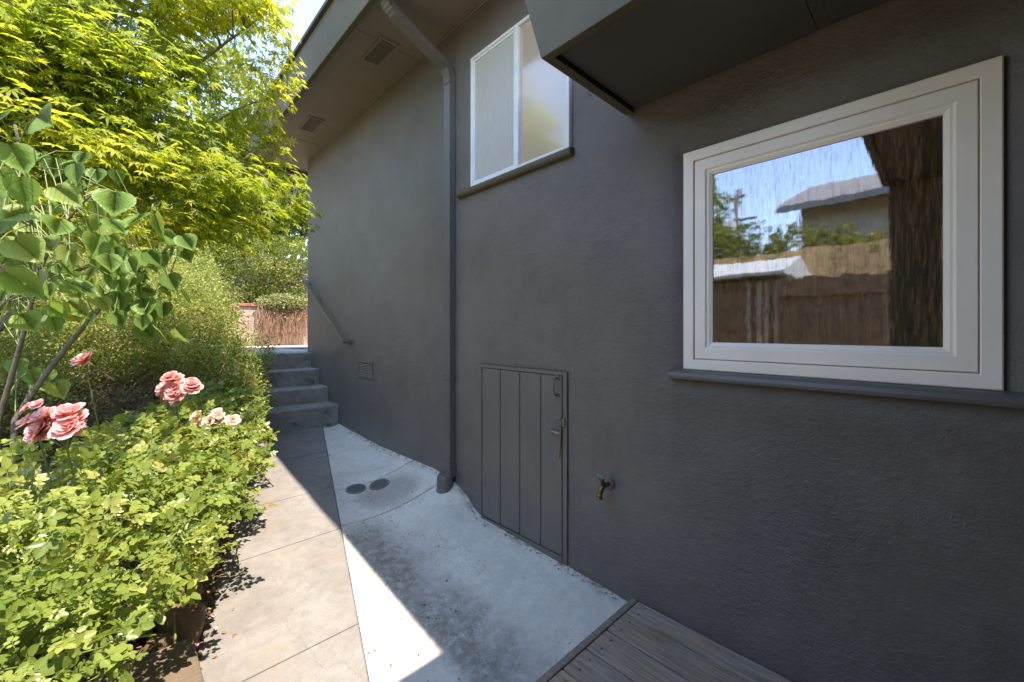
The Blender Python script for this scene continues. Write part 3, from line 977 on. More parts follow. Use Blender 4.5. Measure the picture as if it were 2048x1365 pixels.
put('threshold', MB().box(1.990, 2.02, dy0 + .035, dy1 - .011, dz0 - .1, dz0 + .045), 'doorpaint', door, bevel=.003)
for z in (-.50, -1.13):
    put('hinge', MB().tube([(1.990, dy1 - .012, z - .045), (1.990, dy1 - .012, z + .045)], .006, 8).box(1.992, 1.996, dy1 - .05, dy1 - .018, z - .04, z + .04), 'doorpaint', door, smooth=False)
hy = 1.672
hd = put('handle', MB().tube([(1.993, hy, -.300), (1.968, hy, -.306), (1.960, hy, -.318), (1.960, hy, -.392), (1.968, hy, -.404), (1.993, hy, -.410)], [.006, .0055, .005, .005, .0055, .006], 8), 'pipe', door, smooth=True)
for z in (-.297, -.413):
    put('mount_plate', MB().box(1.990, 1.9965, hy - .016, hy + .016, z - .016, z + .016), 'pipe', hd, bevel=.003)
hs = put('hasp', MB().box(1.985, 1.992, 1.607, 1.632, -.598, -.548), 'steel', door, bevel=.002)
put('staple', MB().tube([(1.99, 1.628, -.552), (1.972, 1.64, -.552), (1.972, 1.672, -.556), (1.972, 1.672, -.588), (1.972, 1.64, -.592), (1.99, 1.628, -.592)], .003, 6), 'steel', hs, smooth=True)
put('bolt', MB().tube([(1.985, 1.640, -.648), (1.985, 1.715, -.640)], .012, 10).box(1.983, 1.996, 1.645, 1.705, -.662, -.630), 'steel', door, bevel=.002)
put('latch_rod', MB().tube([(1.982, 1.634, -.57), (1.981, 1.636, -.66), (1.981, 1.638, -.72), (1.982, 1.646, -.79)], [.005, .005, .0045, .004], 8), 'rust', door, smooth=True)

# foundation vent
fv = put('wall_vent', MB().box(1.9985, 2.004, 4.265, 4.612, -.525, -.362), 'trim', house)
put('frame', MB().ring(4.255, 4.622, -.535, -.352, [(0, 2.006), (0, 1.990), (.014, 1.990), (.014, 2.0)]), 'doorpaint', fv)
for k in range(9):
    z = -.515 + k * .018
    put('slat', MB().quad((1.990, 4.27, z), (1.990, 4.607, z), (1.999, 4.607, z + .011), (1.999, 4.27, z + .011)), 'doorpaint', fv)

# ------------------------------------------------------------------ downspout
ds = thing('downspout', 'charcoal metal downspout bending from the eave down the wall', 'downspout', (1.965, 2.79, -1.28))
def pipe_sec(c, ax, w=.083, dpt=.052, rib=True):
    """rectangular section with ribs; ax = direction across the pipe's depth in the XZ plane"""
    ax = Vector((ax[0], 0, ax[1])).normalized()
    out = []
    c = Vector(c)
    yv = Vector((0, 1, 0))
    nrib = 5
    for side in (-1, 1):
        for k in range(nrib * 2 + 1):
            f = -1 + 2 * k / (nrib * 2)
            y = f * w / 2 * (-side)
            dep = dpt / 2 - (.0035 if (k % 2 and rib) else 0)
            out.append(c + ax * (side * dep) + yv * y)
    return out
yP = 2.795
zz = [-1.20, -.6, 0, .7, 1.4, 2.0]
put('pipe', MB().sweep([pipe_sec((1.966, yP, z), (1, 0)) for z in zz]), 'pipe', ds)
def elbow(c0, a0, c1, a1, n=9, crimp=.006, bend=None):
    secs = []
    c0, c1 = Vector(c0), Vector(c1)
    pts = bezier(c0, bend, c1, n * 2)
    for i, p in enumerate(pts):
        t = i / (n * 2)
        ang = a0 + (a1 - a0) * t
        ax = (math.cos(ang), math.sin(ang))
        g = crimp * (i % 2)
        secs.append(pipe_sec(p, ax, .088 - g, .058 - g))
    return MB().sweep(secs)
# slope of the offset run
pA = Vector((1.90, yP, 2.145)); pB = Vector((1.50, yP, 2.315))
dirn = (pB - pA).normalized()
aS = math.atan2(dirn.x * -1, dirn.z) * -1
axS = Vector((dirn.z, 0, -dirn.x))
aS = math.atan2(axS.z, axS.x)
put('elbow', elbow((1.966, yP, 2.0), 0.0, pA, aS, 7, .006, Vector((1.966, yP, 2.125))), 'pipe', ds)
put('pipe', MB().sweep([pipe_sec(pA.lerp(pB, t), (axS.x, axS.z)) for t in (0, .5, 1)]), 'pipe', ds)
put('elbow', elbow(pB, aS, (1.395, yP, 2.47), 0.0, 7, .006, Vector((1.405, yP, 2.355))), 'pipe', ds)
st = MB()
st.box(1.9365, 1.94, yP - .046, yP + .046, -.402, -.375)
st.box(1.94, 2.0, yP - .0475, yP - .0435, -.402, -.375).box(1.94, 2.0, yP + .0435, yP + .0475, -.402, -.375)
st.box(1.994, 1.999, yP - .085, yP - .0475, -.405, -.372)
put('strap', st, 'pipe', ds, bevel=.002)
put('collar', MB().box(1.931, 1.999, yP - .056, yP + .056, -1.195, -1.09), 'pipe', ds, bevel=.004)
bo = []
for z, r_, cx in ((-1.40, .076, 1.915), (-1.33, .075, 1.92), (-1.285, .074, 1.925), (-1.28, .070, 1.926), (-1.19, .072, 1.932), (-1.17, .066, 1.934)):
    bo.append([(cx + r_ * math.cos(t) * (1 if math.cos(t) < 0 else .85), yP + r_ * .95 * math.sin(t), z) for t in [2 * math.pi * k / 20 for k in range(20)]])
put('boot', MB().sweep(bo), 'pipe', ds, smooth=False, bevel=.003)

# ------------------------------------------------------------------ handrail
hr = thing('handrail', 'painted metal handrail slanting along the wall above the steps', 'handrail', (1.93, 5.5, -.2))
r0, r1 = Vector((1.915, 4.815, -.145)), Vector((1.915, 6.29, .725))
dr = (r1 - r0).normalized(); up = Vector((0, -dr.z, dr.y))
def rsec(c):
    return [c + Vector((sx * .019, 0, 0)) + up * (sz * .019) for sx, sz in ((-1, -1), (1, -1), (1, 1), (-1, 1))]
put('rail', MB().sweep([rsec(r0), rsec(r1)]), 'pipe', hr, bevel=.003)
put('return_end', MB().box(1.9345, 2.004, 4.797, 4.833, -.165, -.127), 'pipe', hr, bevel=.003)
for f in (.06, .70, .985):
    c = r0.lerp(r1, f) - up * .02
    put('bracket', MB().tube([c, c + Vector((.02, 0, -.035)), c + Vector((.075, 0, -.04))], .008, 8).tube([(1.990, c.y, c.z - .04), (2.004, c.y, c.z - .04)], .028, 12), 'pipe', hr)

# ------------------------------------------------------------------ hose bib
hb = thing('hose_bib', 'weathered brass hose tap with green handle on the stucco wall', 'tap', (2.0, 1.30, -.87))
by, bz = 1.295, -.862
bd = put('body', MB().tube([(2.01, by, bz), (1.965, by, bz), (1.930, by, bz), (1.915, by, bz - .012), (1.905, by, bz - .034)], [.013, .013, .017, .016, .015], 12), 'brass', hb, smooth=True)
put('wall_flange', MB().tube([(2.003, by, bz), (1.990, by, bz), (1.986, by, bz)], [.034, .032, .016], 14), 'pipe', hb)
put('spout', MB().tube([(1.906, by, bz - .030), (1.899, by, bz - .046), (1.8985, by, bz - .050), (1.895, by, bz - .058)], [.015, .015, .020, .020], 14), 'brass', bd)
put('bonnet', MB().tube([(1.938, by, bz + .01), (1.922, by, bz + .036), (1.914, by, bz + .05)], [.012, .013, .006], 10), 'brass', bd)
hw = MB().tube([(1.914, by, bz + .05), (1.910, by, bz + .058)], .008, 8)
ax_ = Vector((-.5, 0, .86)); e1 = Vector((0, 1, 0)); e2 = Vector((.86, 0, .5)); hc = Vector((1.911, by, bz + .056))
for k in range(4):
    a = k * math.pi / 2 + .4
    d_ = e1 * math.cos(a) + e2 * math.sin(a)
    hw.tube([hc, hc + d_ * .015, hc + d_ * .024], [.0035, .004, .0065], 8)
put('handle', hw, 'patina', hb, smooth=True)

# ------------------------------------------------------------------ steps
steps = thing('concrete_steps', 'worn grey concrete steps climbing along the house wall', 'steps', (1.4, 5.7, -1.17))
sy_ = [5.22, 5.556, 5.885, 6.207, 6.62]
szz = [-.929, -.738, -.532, -.3196]
for i in range(4):
    n = 26
    xs_ = np.linspace(.45, 1.998, n)
    sec = []
    rr_ = np.random.default_rng(40 + i)
    for x in xs_:
        yy = sy_[i] + .006 * math.sin(x * 7 + i) + rr_.normal() * .0018
        zt = szz[i] + .003 * math.sin(x * 5 + 2 * i) + rr_.normal() * .001
        e = .016 + abs(rr_.normal()) * .003
        sec.append([(x, yy + .012, -1.9), (x, yy + .006, szz[i] - .12), (x, yy, zt - e), (x, yy + e * .35, zt - e * .3), (x, yy + e, zt), (x, sy_[i + 1] + .03, zt - .001), (x, sy_[i + 1] + .03, -1.9)])
    put('step', MB().sweep(sec), 'step', steps)

# ------------------------------------------------------------------ drain grates
def grate(label, x, y):
    z = float(zA(np.array(x), np.array(y)))
    dx_ = float(zA(np.array(x + .08), np.array(y)) - zA(np.array(x - .08), np.array(y))) / .16
    dy_ = float(zA(np.array(x), np.array(y + .08)) - zA(np.array(x), np.array(y - .08))) / .16
    t = thing('drain_grate', label, 'drain', (x, y, z), 'round drain grates in the apron')
    def P(a, b_, h=0):
        return (x + a, y + b_, z + dx_ * a + dy_ * b_ + h)
    r_ = .078
    d = MB(); n = 28
    ring_o = [P(r_ * math.cos(k * 2 * math.pi / n), r_ * math.sin(k * 2 * math.pi / n), .006) for k in range(n)]
    d.v += ring_o; d.f.append(tuple(range(n)))
    put('sump', d, 'dark', t)
    rm = MB()
    for a0, a1, h0, h1 in ((.082, .070, .009, .010),):
        n0 = 0
        for rr2, h in ((.084, .002), (.082, .010), (.071, .010), (.071, .004)):
            rm.v += [P(rr2 * math.cos(k * 2 * math.pi / n), rr2 * math.sin(k * 2 * math.pi / n), h) for k in range(n)]
        for a in range(3):
            for k in range(n):
                k2 = (k + 1) % n
                rm.f.append((a * n + k, a * n + k2, (a + 1) * n + k2, (a + 1) * n + k))
    put('rim', rm, 'grate', t)
    for k in range(9):
        b_ = -.064 + k * .016
        L = math.sqrt(max(.071 ** 2 - b_ ** 2, 0))
        put('bar', MB().sweep([[P(s_ * L, b_ - .0035, .0065), P(s_ * L, b_ + .0035, .0065), P(s_ * L, b_ + .0035, .0095), P(s_ * L, b_ - .0035, .0095)] for s_ in (-1, 1)]), 'grate', t)
grate('round drain grate in the apron nearer the path edge', 1.465, 3.44)
grate('round drain grate in the apron nearer the house wall', 1.635, 3.36)

# ------------------------------------------------------------------ deck
deck = thing('wooden_deck', 'weathered grey plank deck against the wall below the window', 'deck', (1.0, .0, -1.55))
xr = 1.992
bx_ = [1.992, 1.857, 1.69, 1.524, 1.362, 1.198, 1.034, .87, .706, .542, .378, .214, .05, -.114, -.278, -.43]
for a, bq in zip(bx_[:-1], bx_[1:]):
    bd_ = put('board', MB().box(bq + .004, a - .004, -2.9, 1.112, -1.468, -1.43 + random.uniform(-.0015, .0015)), 'deck', deck, bevel=.005)
    for yy in (1.06,):
        for f in (.28, .72):
            xx = bq + (a - bq) * f
            put('screw', MB().tube([(xx, yy, -1.44), (xx, yy, -1.4275)], .0045, 8), 'steel', bd_)
put('trim_board', MB().box(-.44, 1.988, 1.116, 1.150, -1.62, -1.429), 'deck', deck, bevel=.006)
put('joist', MB().box(-.4, 1.95, .9, .95, -1.6, -1.47).box(-.4, 1.95, -.6, -.55, -1.6, -1.47), 'deck', deck)

# ------------------------------------------------------------------ retaining wall
rw = thing('retaining_wall', 'tan concrete block retaining wall with brick cap behind the landing', 'wall', (3.0, 9.55, -.32))
def_me = {}
for r_i in range(4):
    z0 = -.325 + r_i * .197
    x = -.4 - (.2 if r_i % 2 else 0)
    while x < 7:
        put('block', MB().box(x + .005, x + .395, 9.5 + random.uniform(0, .006), 9.7, z0 + .004, z0 + .192), 'block', rw, bevel=.006, seg=1)
        x += .4
put('mortar', MB().box(-.5, 7.2, 9.512, 9.69, -.34, .46), 'landing', rw)
x = -.4
while x < 7:
    put('cap_brick', MB().box(x + .004, x + .206, 9.47, 9.72, .464, .518 + random.uniform(0, .004)), 'brick', rw, bevel=.006, seg=1)
    x += .21

# trailing plant on that wall
tp = thing('trailing_plant', 'trailing shrub spilling dry brown stems over the block wall', 'plant', (2.5, 9.6, .5))
r = np.random.default_rng(5)
n = 2600
d = unit(r.normal(size=(n, 3)))
P = np.array((2.5, 9.5, .56)) + d * (r.random(n) ** .4)[:, None] * np.array((.52, .22, .17)) + np.array((0, -.06, 0))
low = r.random(n) < .22
P[low, 2] -= r.random(low.sum()) ** 1.6 * .32
foliage(tp, 'small', P, unit(d + r.normal(size=(n, 3)) * .6), unit(d + np.array((0, -.4, 1))), .045 * r.uniform(.6, 1.3, n), np.clip(r.normal(.5, .25, n), 0, 1), 'rosemary')
sm = MB()
for k in range(620):
    x0 = r.uniform(2.02, 2.93)
    yb = 9.45 - r.random() * .14
    top = .56 - r.random() * .15
    zb = max(top - r.uniform(.25, .86), -.31)
    pts_ = [Vector((x0, 9.52, top + .03))]
    xx = x0
    for j in range(6):
        xx += r.normal() * .022
        pts_.append(Vector((xx, yb + r.normal() * .015, top + (zb - top) * (j + 1) / 6)))
    sm.tube(pts_, [.0032, .003, .003, .0026, .0024, .002, .0012], 3, cap=False)
put('dry_stems', sm, 'drystem', tp, kind='stuff')

# cable lying on the landing
put_c = put('cable', MB().tube([(1.7, 7.9, -.312), (1.95, 8.1, -.312), (2.12, 7.75, -.312), (2.25, 7.3, -.312), (2.55, 7.15, -.312), (2.9, 7.2, -.312)], .009, 6), 'cable', smooth=True, label='thin dark cable lying across the top landing', cat='cable')
center_origin(put_c)

# ------------------------------------------------------------------ background trees and shrubs
shrub('clipped_hedge', 'clipped bright green hedge above the block retaining wall', 'hedge', (2.6, 10.5, .45),
      [((1.55, 10.6, 1.15), (.75, .6, .62)), ((2.35, 10.5, 1.38), (.75, .6, .72)), ((3.3, 10.6, 1.32), (.8, .6, .72)), ((4.3, 10.7, 1.3), (.8, .6, .7))], 26000, .05, 'hedge', 11, 18, box=True)
def bgtree(name, label, base, blobs, n, size, mat, seed, trunk=.12):
    shrub(name, label, 'tree', base, blobs, n, size, mat, seed, stems=9, trunk=trunk, tmpl='oval', group='trees behind the garden')
bgtree('leafy_tree', 'dense green tree behind the clipped hedge next to the house corner', (3.1, 13.2, .5),
       [((2.6, 13.2, 3.6), (1.9, 1.5, 1.5)), ((3.9, 13.6, 4.2), (1.8, 1.5, 1.6)), ((1.4, 13.4, 2.9), (1.5, 1.3, 1.2))], 15000, .15, 'farleaf', 12)
bgtree('leafy_tree', 'tall pale tree rising behind the maple towards the roof edge', (3.2, 17.5, 1.3),
       [((2.8, 17.5, 7.6), (1.3, 1.3, 2.6)), ((3.6, 17.8, 5.2), (1.9, 1.6, 2.0)), ((1.6, 17.5, 5.2), (1.7, 1.5, 1.8))], 11000, .17, 'hedge', 13)
bgtree('leafy_tree', 'broad dark tree behind the maple trunk', (-.8, 14.0, .6),
       [((-.6, 14, 4.0), (2.2, 1.6, 1.9)), ((.9, 14.2, 3.0), (1.7, 1.4, 1.6)), ((-2.3, 14, 4.6), (2.0, 1.6, 2.0))], 15000, .16, 'farleaf', 14)
bgtree('leafy_tree', 'dark leafy tree at the far left behind the big-leaved shrub', (-3.2, 12.5, .6),
       [((-3.0, 12.5, 3.2), (1.8, 1.5, 2.0)), ((-1.8, 12.2, 2.0), (1.5, 1.2, 1.5)), ((-4.2, 12.8, 5.0), (2.0, 1.6, 2.0))], 13000, .15, 'farleaf', 15)
shrub('flowering_shrub', 'loose green shrub left of the hedge on the bank', 'shrub', (.6, 9.9, .3),
      [((.55, 10.1, 1.0), (.8, .6, .85)), ((-.5, 10.3, 1.3), (.9, .6, 1.0)), ((-1.6, 10.3, 1.5), (1.0, .6, 1.1))], 20000, .055, 'shrub', 16, 14)

# fine-leaved shrubs along the bank beside the steps
shrub('bank_shrub', 'fine-leaved shrub spilling against the left side of the steps', 'shrub', (.62, 5.7, -1.1),
      [((.82, 5.45, -.50), (.44, .55, .52)), ((.60, 6.15, .02), (.62, .65, .60)), ((.84, 5.0, -.84), (.30, .42, .36)), ((.05, 6.0, -.15), (.6, .5, .6))], 60000, .026, 'shrub', 21, 16, group='fine-leaved shrubs on the bank')
shrub('bank_shrub', 'tall fine-leaved shrub behind the twiggy hollow, left of the steps shrub', 'shrub', (-.1, 7.0, -.8),
      [((.22, 6.9, .45), (.75, .6, .72)), ((-.5, 6.9, .55), (.7, .6, .8)), ((.75, 7.6, .30), (.6, .6, .75))], 40000, .028, 'shrub', 22, 14, group='fine-leaved shrubs on the bank')
shrub('bank_shrub', 'fine-leaved shrub below the maple at the left edge', 'shrub', (-1.0, 6.1, -.9),
      [((-.75, 6.0, -.05), (.55, .55, .55)), ((-1.3, 6.2, .2), (.7, .6, .75)), ((-.62, 4.95, -.45), (.38, .32, .50))], 36000, .028, 'shrub', 23, 12, group='fine-leaved shrubs on the bank')

# bare twigs and dead wood of the hollow under them
br = thing('brushwood', 'tangle of bare brown twigs in the shade behind the roses', 'brushwood', (.1, 5.2, -1.0))
r = np.random.default_rng(9)
sm = MB()
for k in range(1500):
    x0, y0 = r.uniform(-.9, .75), r.uniform(4.7, 6.2)
    z0 = float(zbed(np.array(x0), np.array(y0)))
    a = r.uniform(0, 6.28); L = r.uniform(.12, .5)
    h = r.random() ** 1.3 * .55
    p0 = Vector((x0, y0, z0 + h * .6)); dv = Vector((math.cos(a), math.sin(a) * .5, r.uniform(-.3, 1.0))) * L
    sm.tube([p0, p0 + dv * .5 + Vector((0, 0, .03)), p0 + dv], [.004, .003, .0015], 3, cap=False)
put('twigs', sm, 'twig', br, kind='stuff')
n = 5000
P = np.stack([r.uniform(-.95, .75, n), r.uniform(4.5, 6.2, n), np.zeros(n)], 1)
P[:, 2] = zbed(P[:, 0], P[:, 1]) + r.random(n) ** 2 * .5
foliage(br, 'small', P, r.normal(size=(n, 3)), r.normal(size=(n, 3)) + np.array((0, 0, 1)), .032 * r.uniform(.6, 1.3, n), np.clip(r.normal(.3, .2, n), 0, 1), 'shrub')

# ------------------------------------------------------------------ Japanese maple
mp = thing('maple_tree', 'Japanese maple with lime green leaves arching towards the eave', 'tree', (-.85, 4.40, -1.1))
b0 = Vector((-.85, 4.40, -1.2))
trunk_pts = [b0, Vector((-.74, 4.36, -.3)), Vector((-.55, 4.30, .6)), Vector((-.43, 4.24, 1.5)), Vector((-.40, 4.22, 2.7)), Vector((-.36, 4.2, 3.5))]
put('trunk', MB().tube(trunk_pts, [.058, .050, .045, .04, .03, .014], 12), 'mbark', mp, smooth=True)
limbs = []
def limb(p0, p1, p2, r0_, r1_):
    pts = bezier(p0, p1, p2, 9)
    put('branch', MB().tube(pts, [r0_ + (r1_ - r0_) * i / 9 for i in range(10)], 8), 'mbark', mp, smooth=True)
    limbs.append(pts)
limb((-.70, 4.35, -.1), at(110, 335, 2.7), at(330, 175, 2.85), .034, .015)
limb(at(330, 175, 2.85), at(420, 110, 2.95), at(540, 20, 3.15), .015, .005)
limb((-.73, 4.35, -.25), at(262, 385, 3.1), at(410, 258, 3.35), .026, .010)
limb(at(410, 258, 3.35), at(490, 200, 3.4), at(575, 190, 3.5), .010, .003)
limb((-.53, 4.29, .7), at(95, 170, 2.7), at(150, 60, 2.5), .026, .008)
limb((-.5, 4.28, .9), at(60, 100, 2.6), at(230, 40, 2.5), .024, .008)
limb((-.43, 4.25, 1.3), at(150, -50, 2.9), at(420, -90, 3.1), .024, .008)
limb((-.64, 4.33, .2), at(200, 400, 2.9), at(470, 330, 3.2), .018, .005)
limb((-.67, 4.34, .05), at(250, 480, 3.1), at(560, 400, 3.5), .016, .004)
limb((-.43, 4.25, 1.2), (-1.1, 3.8, 1.7), (-1.7, 3.5, 1.8), .03, .010)
limb((-.42, 4.23, 1.9), (-.8, 4.4, 2.5), (-1.5, 4.6, 2.7), .026, .008)
limb((-.42, 4.23, 2.0), (0, 4.3, 2.7), (.5, 4.4, 2.9), .026, .008)
r = np.random.default_rng(33)
UM = ([-250, 0, 60, 130, 200, 270, 310, 350, 410, 450, 480], [560, 585, 585, 592, 578, 560, 540, 585, 628, 560, 430])
cent, rads = [], []
tries = 0
while len(cent) < 400 and tries < 20000:
    tries += 1
    u, v = r.uniform(-420, 640), r.uniform(-170, 475)
    s = r.uniform(3.1, 4.35) / (math.cos(YAW) - math.sin(YAW) * (u - 1024) / 826)
    lim = np.interp(v, *UM)
    rad = r.uniform(.13, .27)
    pr = rad * 826 / s
    if u + pr * .92 > lim:
        continue
    if v + pr * .2 > 470 - max(0, (60 - u)) * .3:
        continue
    # open pockets where the sky shows
    if math.hypot(u - 465, v - 158) < 28 + pr * .6 or math.hypot(u - 260, v - 30) < 18 + pr * .35:
        continue
    cent.append(at(u, v, s)); rads.append(rad)
# sprays that carry the outline towards the eave and the wall corner
for u, v, s, rad in ((562, 60, 3.25, .14), (572, 120, 3.3, .13), (557, 185, 3.3, .14), (542, 262, 3.4, .13), (555, 290, 3.4, .12), (577, 345, 3.5, .12), (602, 405, 3.5, .14), (585, 420, 3.5, .13), (540, 395, 3.5, .17), (500, 440, 3.6, .17), (470, 390, 3.6, .18), (430, 440, 3.6, .17), (530, 20, 3.2, .17), (400, 460, 3.5, .15), (520, 330, 3.4, .17)):
    cent.append(at(u, v, s)); rads.append(rad)
cent = np.array(cent); rads = np.array(rads)
P, D, N, S = [], [], [], []
tw = MB()
trunk_axis = np.array((-.43, 4.25, 0))
for c, rad in zip(cent, rads):
    k = int(24 + 900 * rad ** 2)
    out = c - trunk_axis; out[2] = 0
    out = out / max(np.linalg.norm(out), .1)
    a = r.uniform(0, 6.28, k); q = np.sqrt(r.random(k)) * rad
    off = np.stack([np.cos(a) * q, np.sin(a) * q, r.normal(size=k) * .065 - (q / rad) ** 2 * .08], 1)
    off[:, 2] += (off @ out) * -.12
    P.append(c + off)
    dd = np.stack([np.cos(a), np.sin(a), np.full(k, -.75)], 1) + out * .6 + r.normal(size=(k, 3)) * .4
    D.append(dd)
    N.append(np.array((0, -.45, .85)) + out * .35 + r.normal(size=(k, 3)) * .42)
    S.append(r.uniform(.044, .074, k))
    # twig from the nearest limb
    best = min(((Vector(c) - p).length, p) for L in limbs for p in L[3:]) if limbs else None
    if best and best[0] < 1.4:
        mid = best[1].lerp(Vector(c), .5) + Vector((0, 0, .04))
        tw.tube([best[1], mid, Vector(c)], [.006, .004, .002], 4, cap=False)
    for j in range(4):
        e = c + off[r.integers(k)]
        tw.tube([Vector(c), Vector((c + e) / 2) + Vector((0, 0, .01)), Vector(e)], [.002, .0016, .001], 3, cap=False)
put('twig', tw, 'mbark', mp)
P, D, N, S = map(np.concatenate, (P, D, N, S))
tone = np.clip(r.normal(.45, .2, len(P)) + .16 * np.sin(P @ np.array((2.3, 1.7, 3.1))) + .10 * (P[:, 2] - 1.2), 0, 1)
foliage(mp, 'maple', P, D, N, S, tone, 'maple', parts=300)

# ------------------------------------------------------------------ big-leaved shrub at the left
bl = thing('broadleaf_shrub', 'lanky shrub with large heart-shaped leaves at the left edge', 'shrub', (-.30, 2.95, -1.2))
r = np.random.default_rng(55)
sb = Vector(at(15, 880, 1.95)); sb.z = -1.25
def stem(pts, r0_, r1_, mat='bark'):
    n_ = len(pts)
    put('stem', MB().tube(pts, [r0_ + (r1_ - r0_) * i / (n_ - 1) for i in range(n_)], 8), mat, bl, smooth=True)
    return pts
s1 = stem([sb] + bezier(at(30, 840, 1.95), at(120, 700, 2.0), at(212, 605, 2.05), 8) + bezier(at(212, 605, 2.05), at(250, 570, 2.08), at(300, 530, 2.1), 5)[1:], .013, .006)
s2 = stem(bezier(at(212, 605, 2.05), at(240, 585, 2.1), at(285, 505, 2.15), 6), .007, .004)
s3 = stem([Vector((-.42, 2.9, -1.25))] + bezier(at(-5, 850, 1.9), at(45, 680, 1.85), at(75, 560, 1.8), 8), .012, .006)
s4 = stem(bezier(at(75, 560, 1.8), at(60, 400, 1.6), at(30, 250, 1.5), 8), .007, .004)
s5 = stem(bezier(at(75, 560, 1.8), at(110, 450, 1.75), at(190, 385, 1.7), 8), .006, .003)
s6 = stem(bezier(at(-60, 700, 1.7), at(-20, 600, 1.6), at(60, 585, 1.55), 6), .007, .004)
s7 = stem(bezier(at(300, 530, 2.1), at(345, 500, 2.1), at(340, 620, 2.12), 6), .004, .002, 'greenstem')
LV = []   # pixel, depth, size, how much it hangs
near = [(75, 235, 1.30, .150), (20, 290, 1.32, .13), (40, 355, 1.38, .135), (150, 330, 1.48, .10), (110, 375, 1.45, .12), (230, 385, 1.55, .155),
        (60, 420, 1.42, .12), (30, 480, 1.42, .15), (80, 480, 1.5, .13), (10, 545, 1.45, .17), (120, 440, 1.6, .12), (170, 430, 1.55, .12),
        (200, 470, 1.7, .13), (280, 430, 1.8, .15), (310, 430, 1.85, .14), (130, 560, 1.6, .155), (75, 545, 1.55, .11), (5, 430, 1.4, .12), (0, 230, 1.3, .13),
        (15, 610, 1.5, .12), (40, 630, 1.55, .12), (330, 470, 2.0, .11), (255, 520, 1.9, .12), (185, 540, 1.8, .11), (220, 440, 1.7, .12), (370, 480, 2.05, .09),
        (-30, 380, 1.4, .14), (-40, 520, 1.45, .14), (140, 500, 1.7, .11), (95, 610, 1.7, .10), (0, 340, 1.42, .12), (-60, 280, 1.4, .15)]
for u, v, s, k in near:
    LV.append((at(u, v, s), k * .78))
for k in range(80):
    LV.append((at(r.uniform(-40, 250), r.uniform(300, 640), r.uniform(1.75, 2.1)), r.uniform(.06, .10)))
for k in range(60):
    f = r.random()
    u, v = r.uniform(205, 375), r.uniform(470, 660)
    if v > 600 and u < 280:
        continue
    LV.append((at(u, v, r.uniform(1.95, 2.2)), r.uniform(.07, .105)))
for u, v in ((70, 760), (95, 740), (60, 740), (110, 765), (35, 720)):
    LV.append((at(u, v, r.uniform(1.95, 2.3)), r.uniform(.07, .10)))
P = np.array([a for a, _ in LV]); S = np.array([b_ for _, b_ in LV])
k = len(P)
D = r.normal(size=(k, 3)) * .45 + np.array((0, 0, -1.0)) + RT * .35
N = -FW * .75 + np.array((0, 0, .75)) + r.normal(size=(k, 3)) * .38
pet = MB()
allp = [p for L in (s1, s2, s3, s4, s5, s6, s7) for p in L]
for p in P:
    vp = Vector(p)
    q = sorted(allp, key=lambda w: (w - vp).length)[int(r.integers(0, 5))]
    if (q - vp).length < .6:
        pet.tube([q, q.lerp(vp, .5) + Vector((0, 0, .03)), vp], [.0028, .002, .0018], 4, cap=False)
put('petiole', pet, 'greenstem', bl, kind='stuff')
foliage(bl, 'heart', P, D, N, S, np.clip(r.normal(.45, .25, k), 0, 1), 'bigleaf', parts=300)

# ------------------------------------------------------------------ roses
TEMPL['petal'] = (np.array([(0, 0, 0), (.30, .30, .10), (.46, .72, .22), (.22, 1.02, .20), (-.22, 1.02, .20), (-.46, .72, .22), (-.30, .30, .10), (0, .55, .10)], float),
                  np.array([(0, 1, 2, 7), (7, 2, 3, 4), (7, 4, 5, 6), (0, 7, 6, 6)]))
T_, F_ = TEMPL['petal']
T_ = np.vstack([T_, (T_[6] + T_[0]) / 2]); F_ = np.array([(0, 1, 2, 7), (7, 2, 3, 4), (7, 4, 5, 6), (0, 7, 6, 8)])
TEMPL['petal'] = (T_, F_)
def rose(parent, c, rad, face, mat, seed, npet=16):
    """one open rose: rings of cupped petals round a heart"""
    r = np.random.default_rng(seed)
    f = Vector(face).normalized()
    a = f.cross(Vector((.2, .5, .8))).normalized(); b_ = f.cross(a)
    hm = MB().tube([Vector(c) - f * rad * .35, Vector(c) - f * .1 * rad, Vector(c) + f * rad * .12], [rad * .12, rad * .2, rad * .06], 8)
    bl_ = put('bloom', hm, 'petal' if mat == 'petal' else 'palepetal', parent, smooth=True)
    P, D, N, S = [], [], [], []
    for k in range(npet):
        ringi = 0 if k < 7 else (1 if k < 14 else 2)
        ang = k * 2.39996 + r.normal() * .15
        out = a * math.cos(ang) + b_ * math.sin(ang)
        lift = (1.1, .55, .12)[ringi] + r.normal() * .12
        P.append(Vector(c) + out * rad * .06 - f * rad * .12)
        D.append(out + f * lift)
        N.append(f - out * lift * .8)
        S.append(rad * (.62, .85, 1.0)[ringi] * r.uniform(.88, 1.1))
    t = np.clip(r.normal(.5, .28, npet), 0, 1)
    foliage(bl_, 'petal', np.array([tuple(p) for p in P]), np.array([tuple(p) for p in D]), np.array([tuple(p) for p in N]), np.array(S), t, mat, parts=npet, part_name='petal')
    return bl_
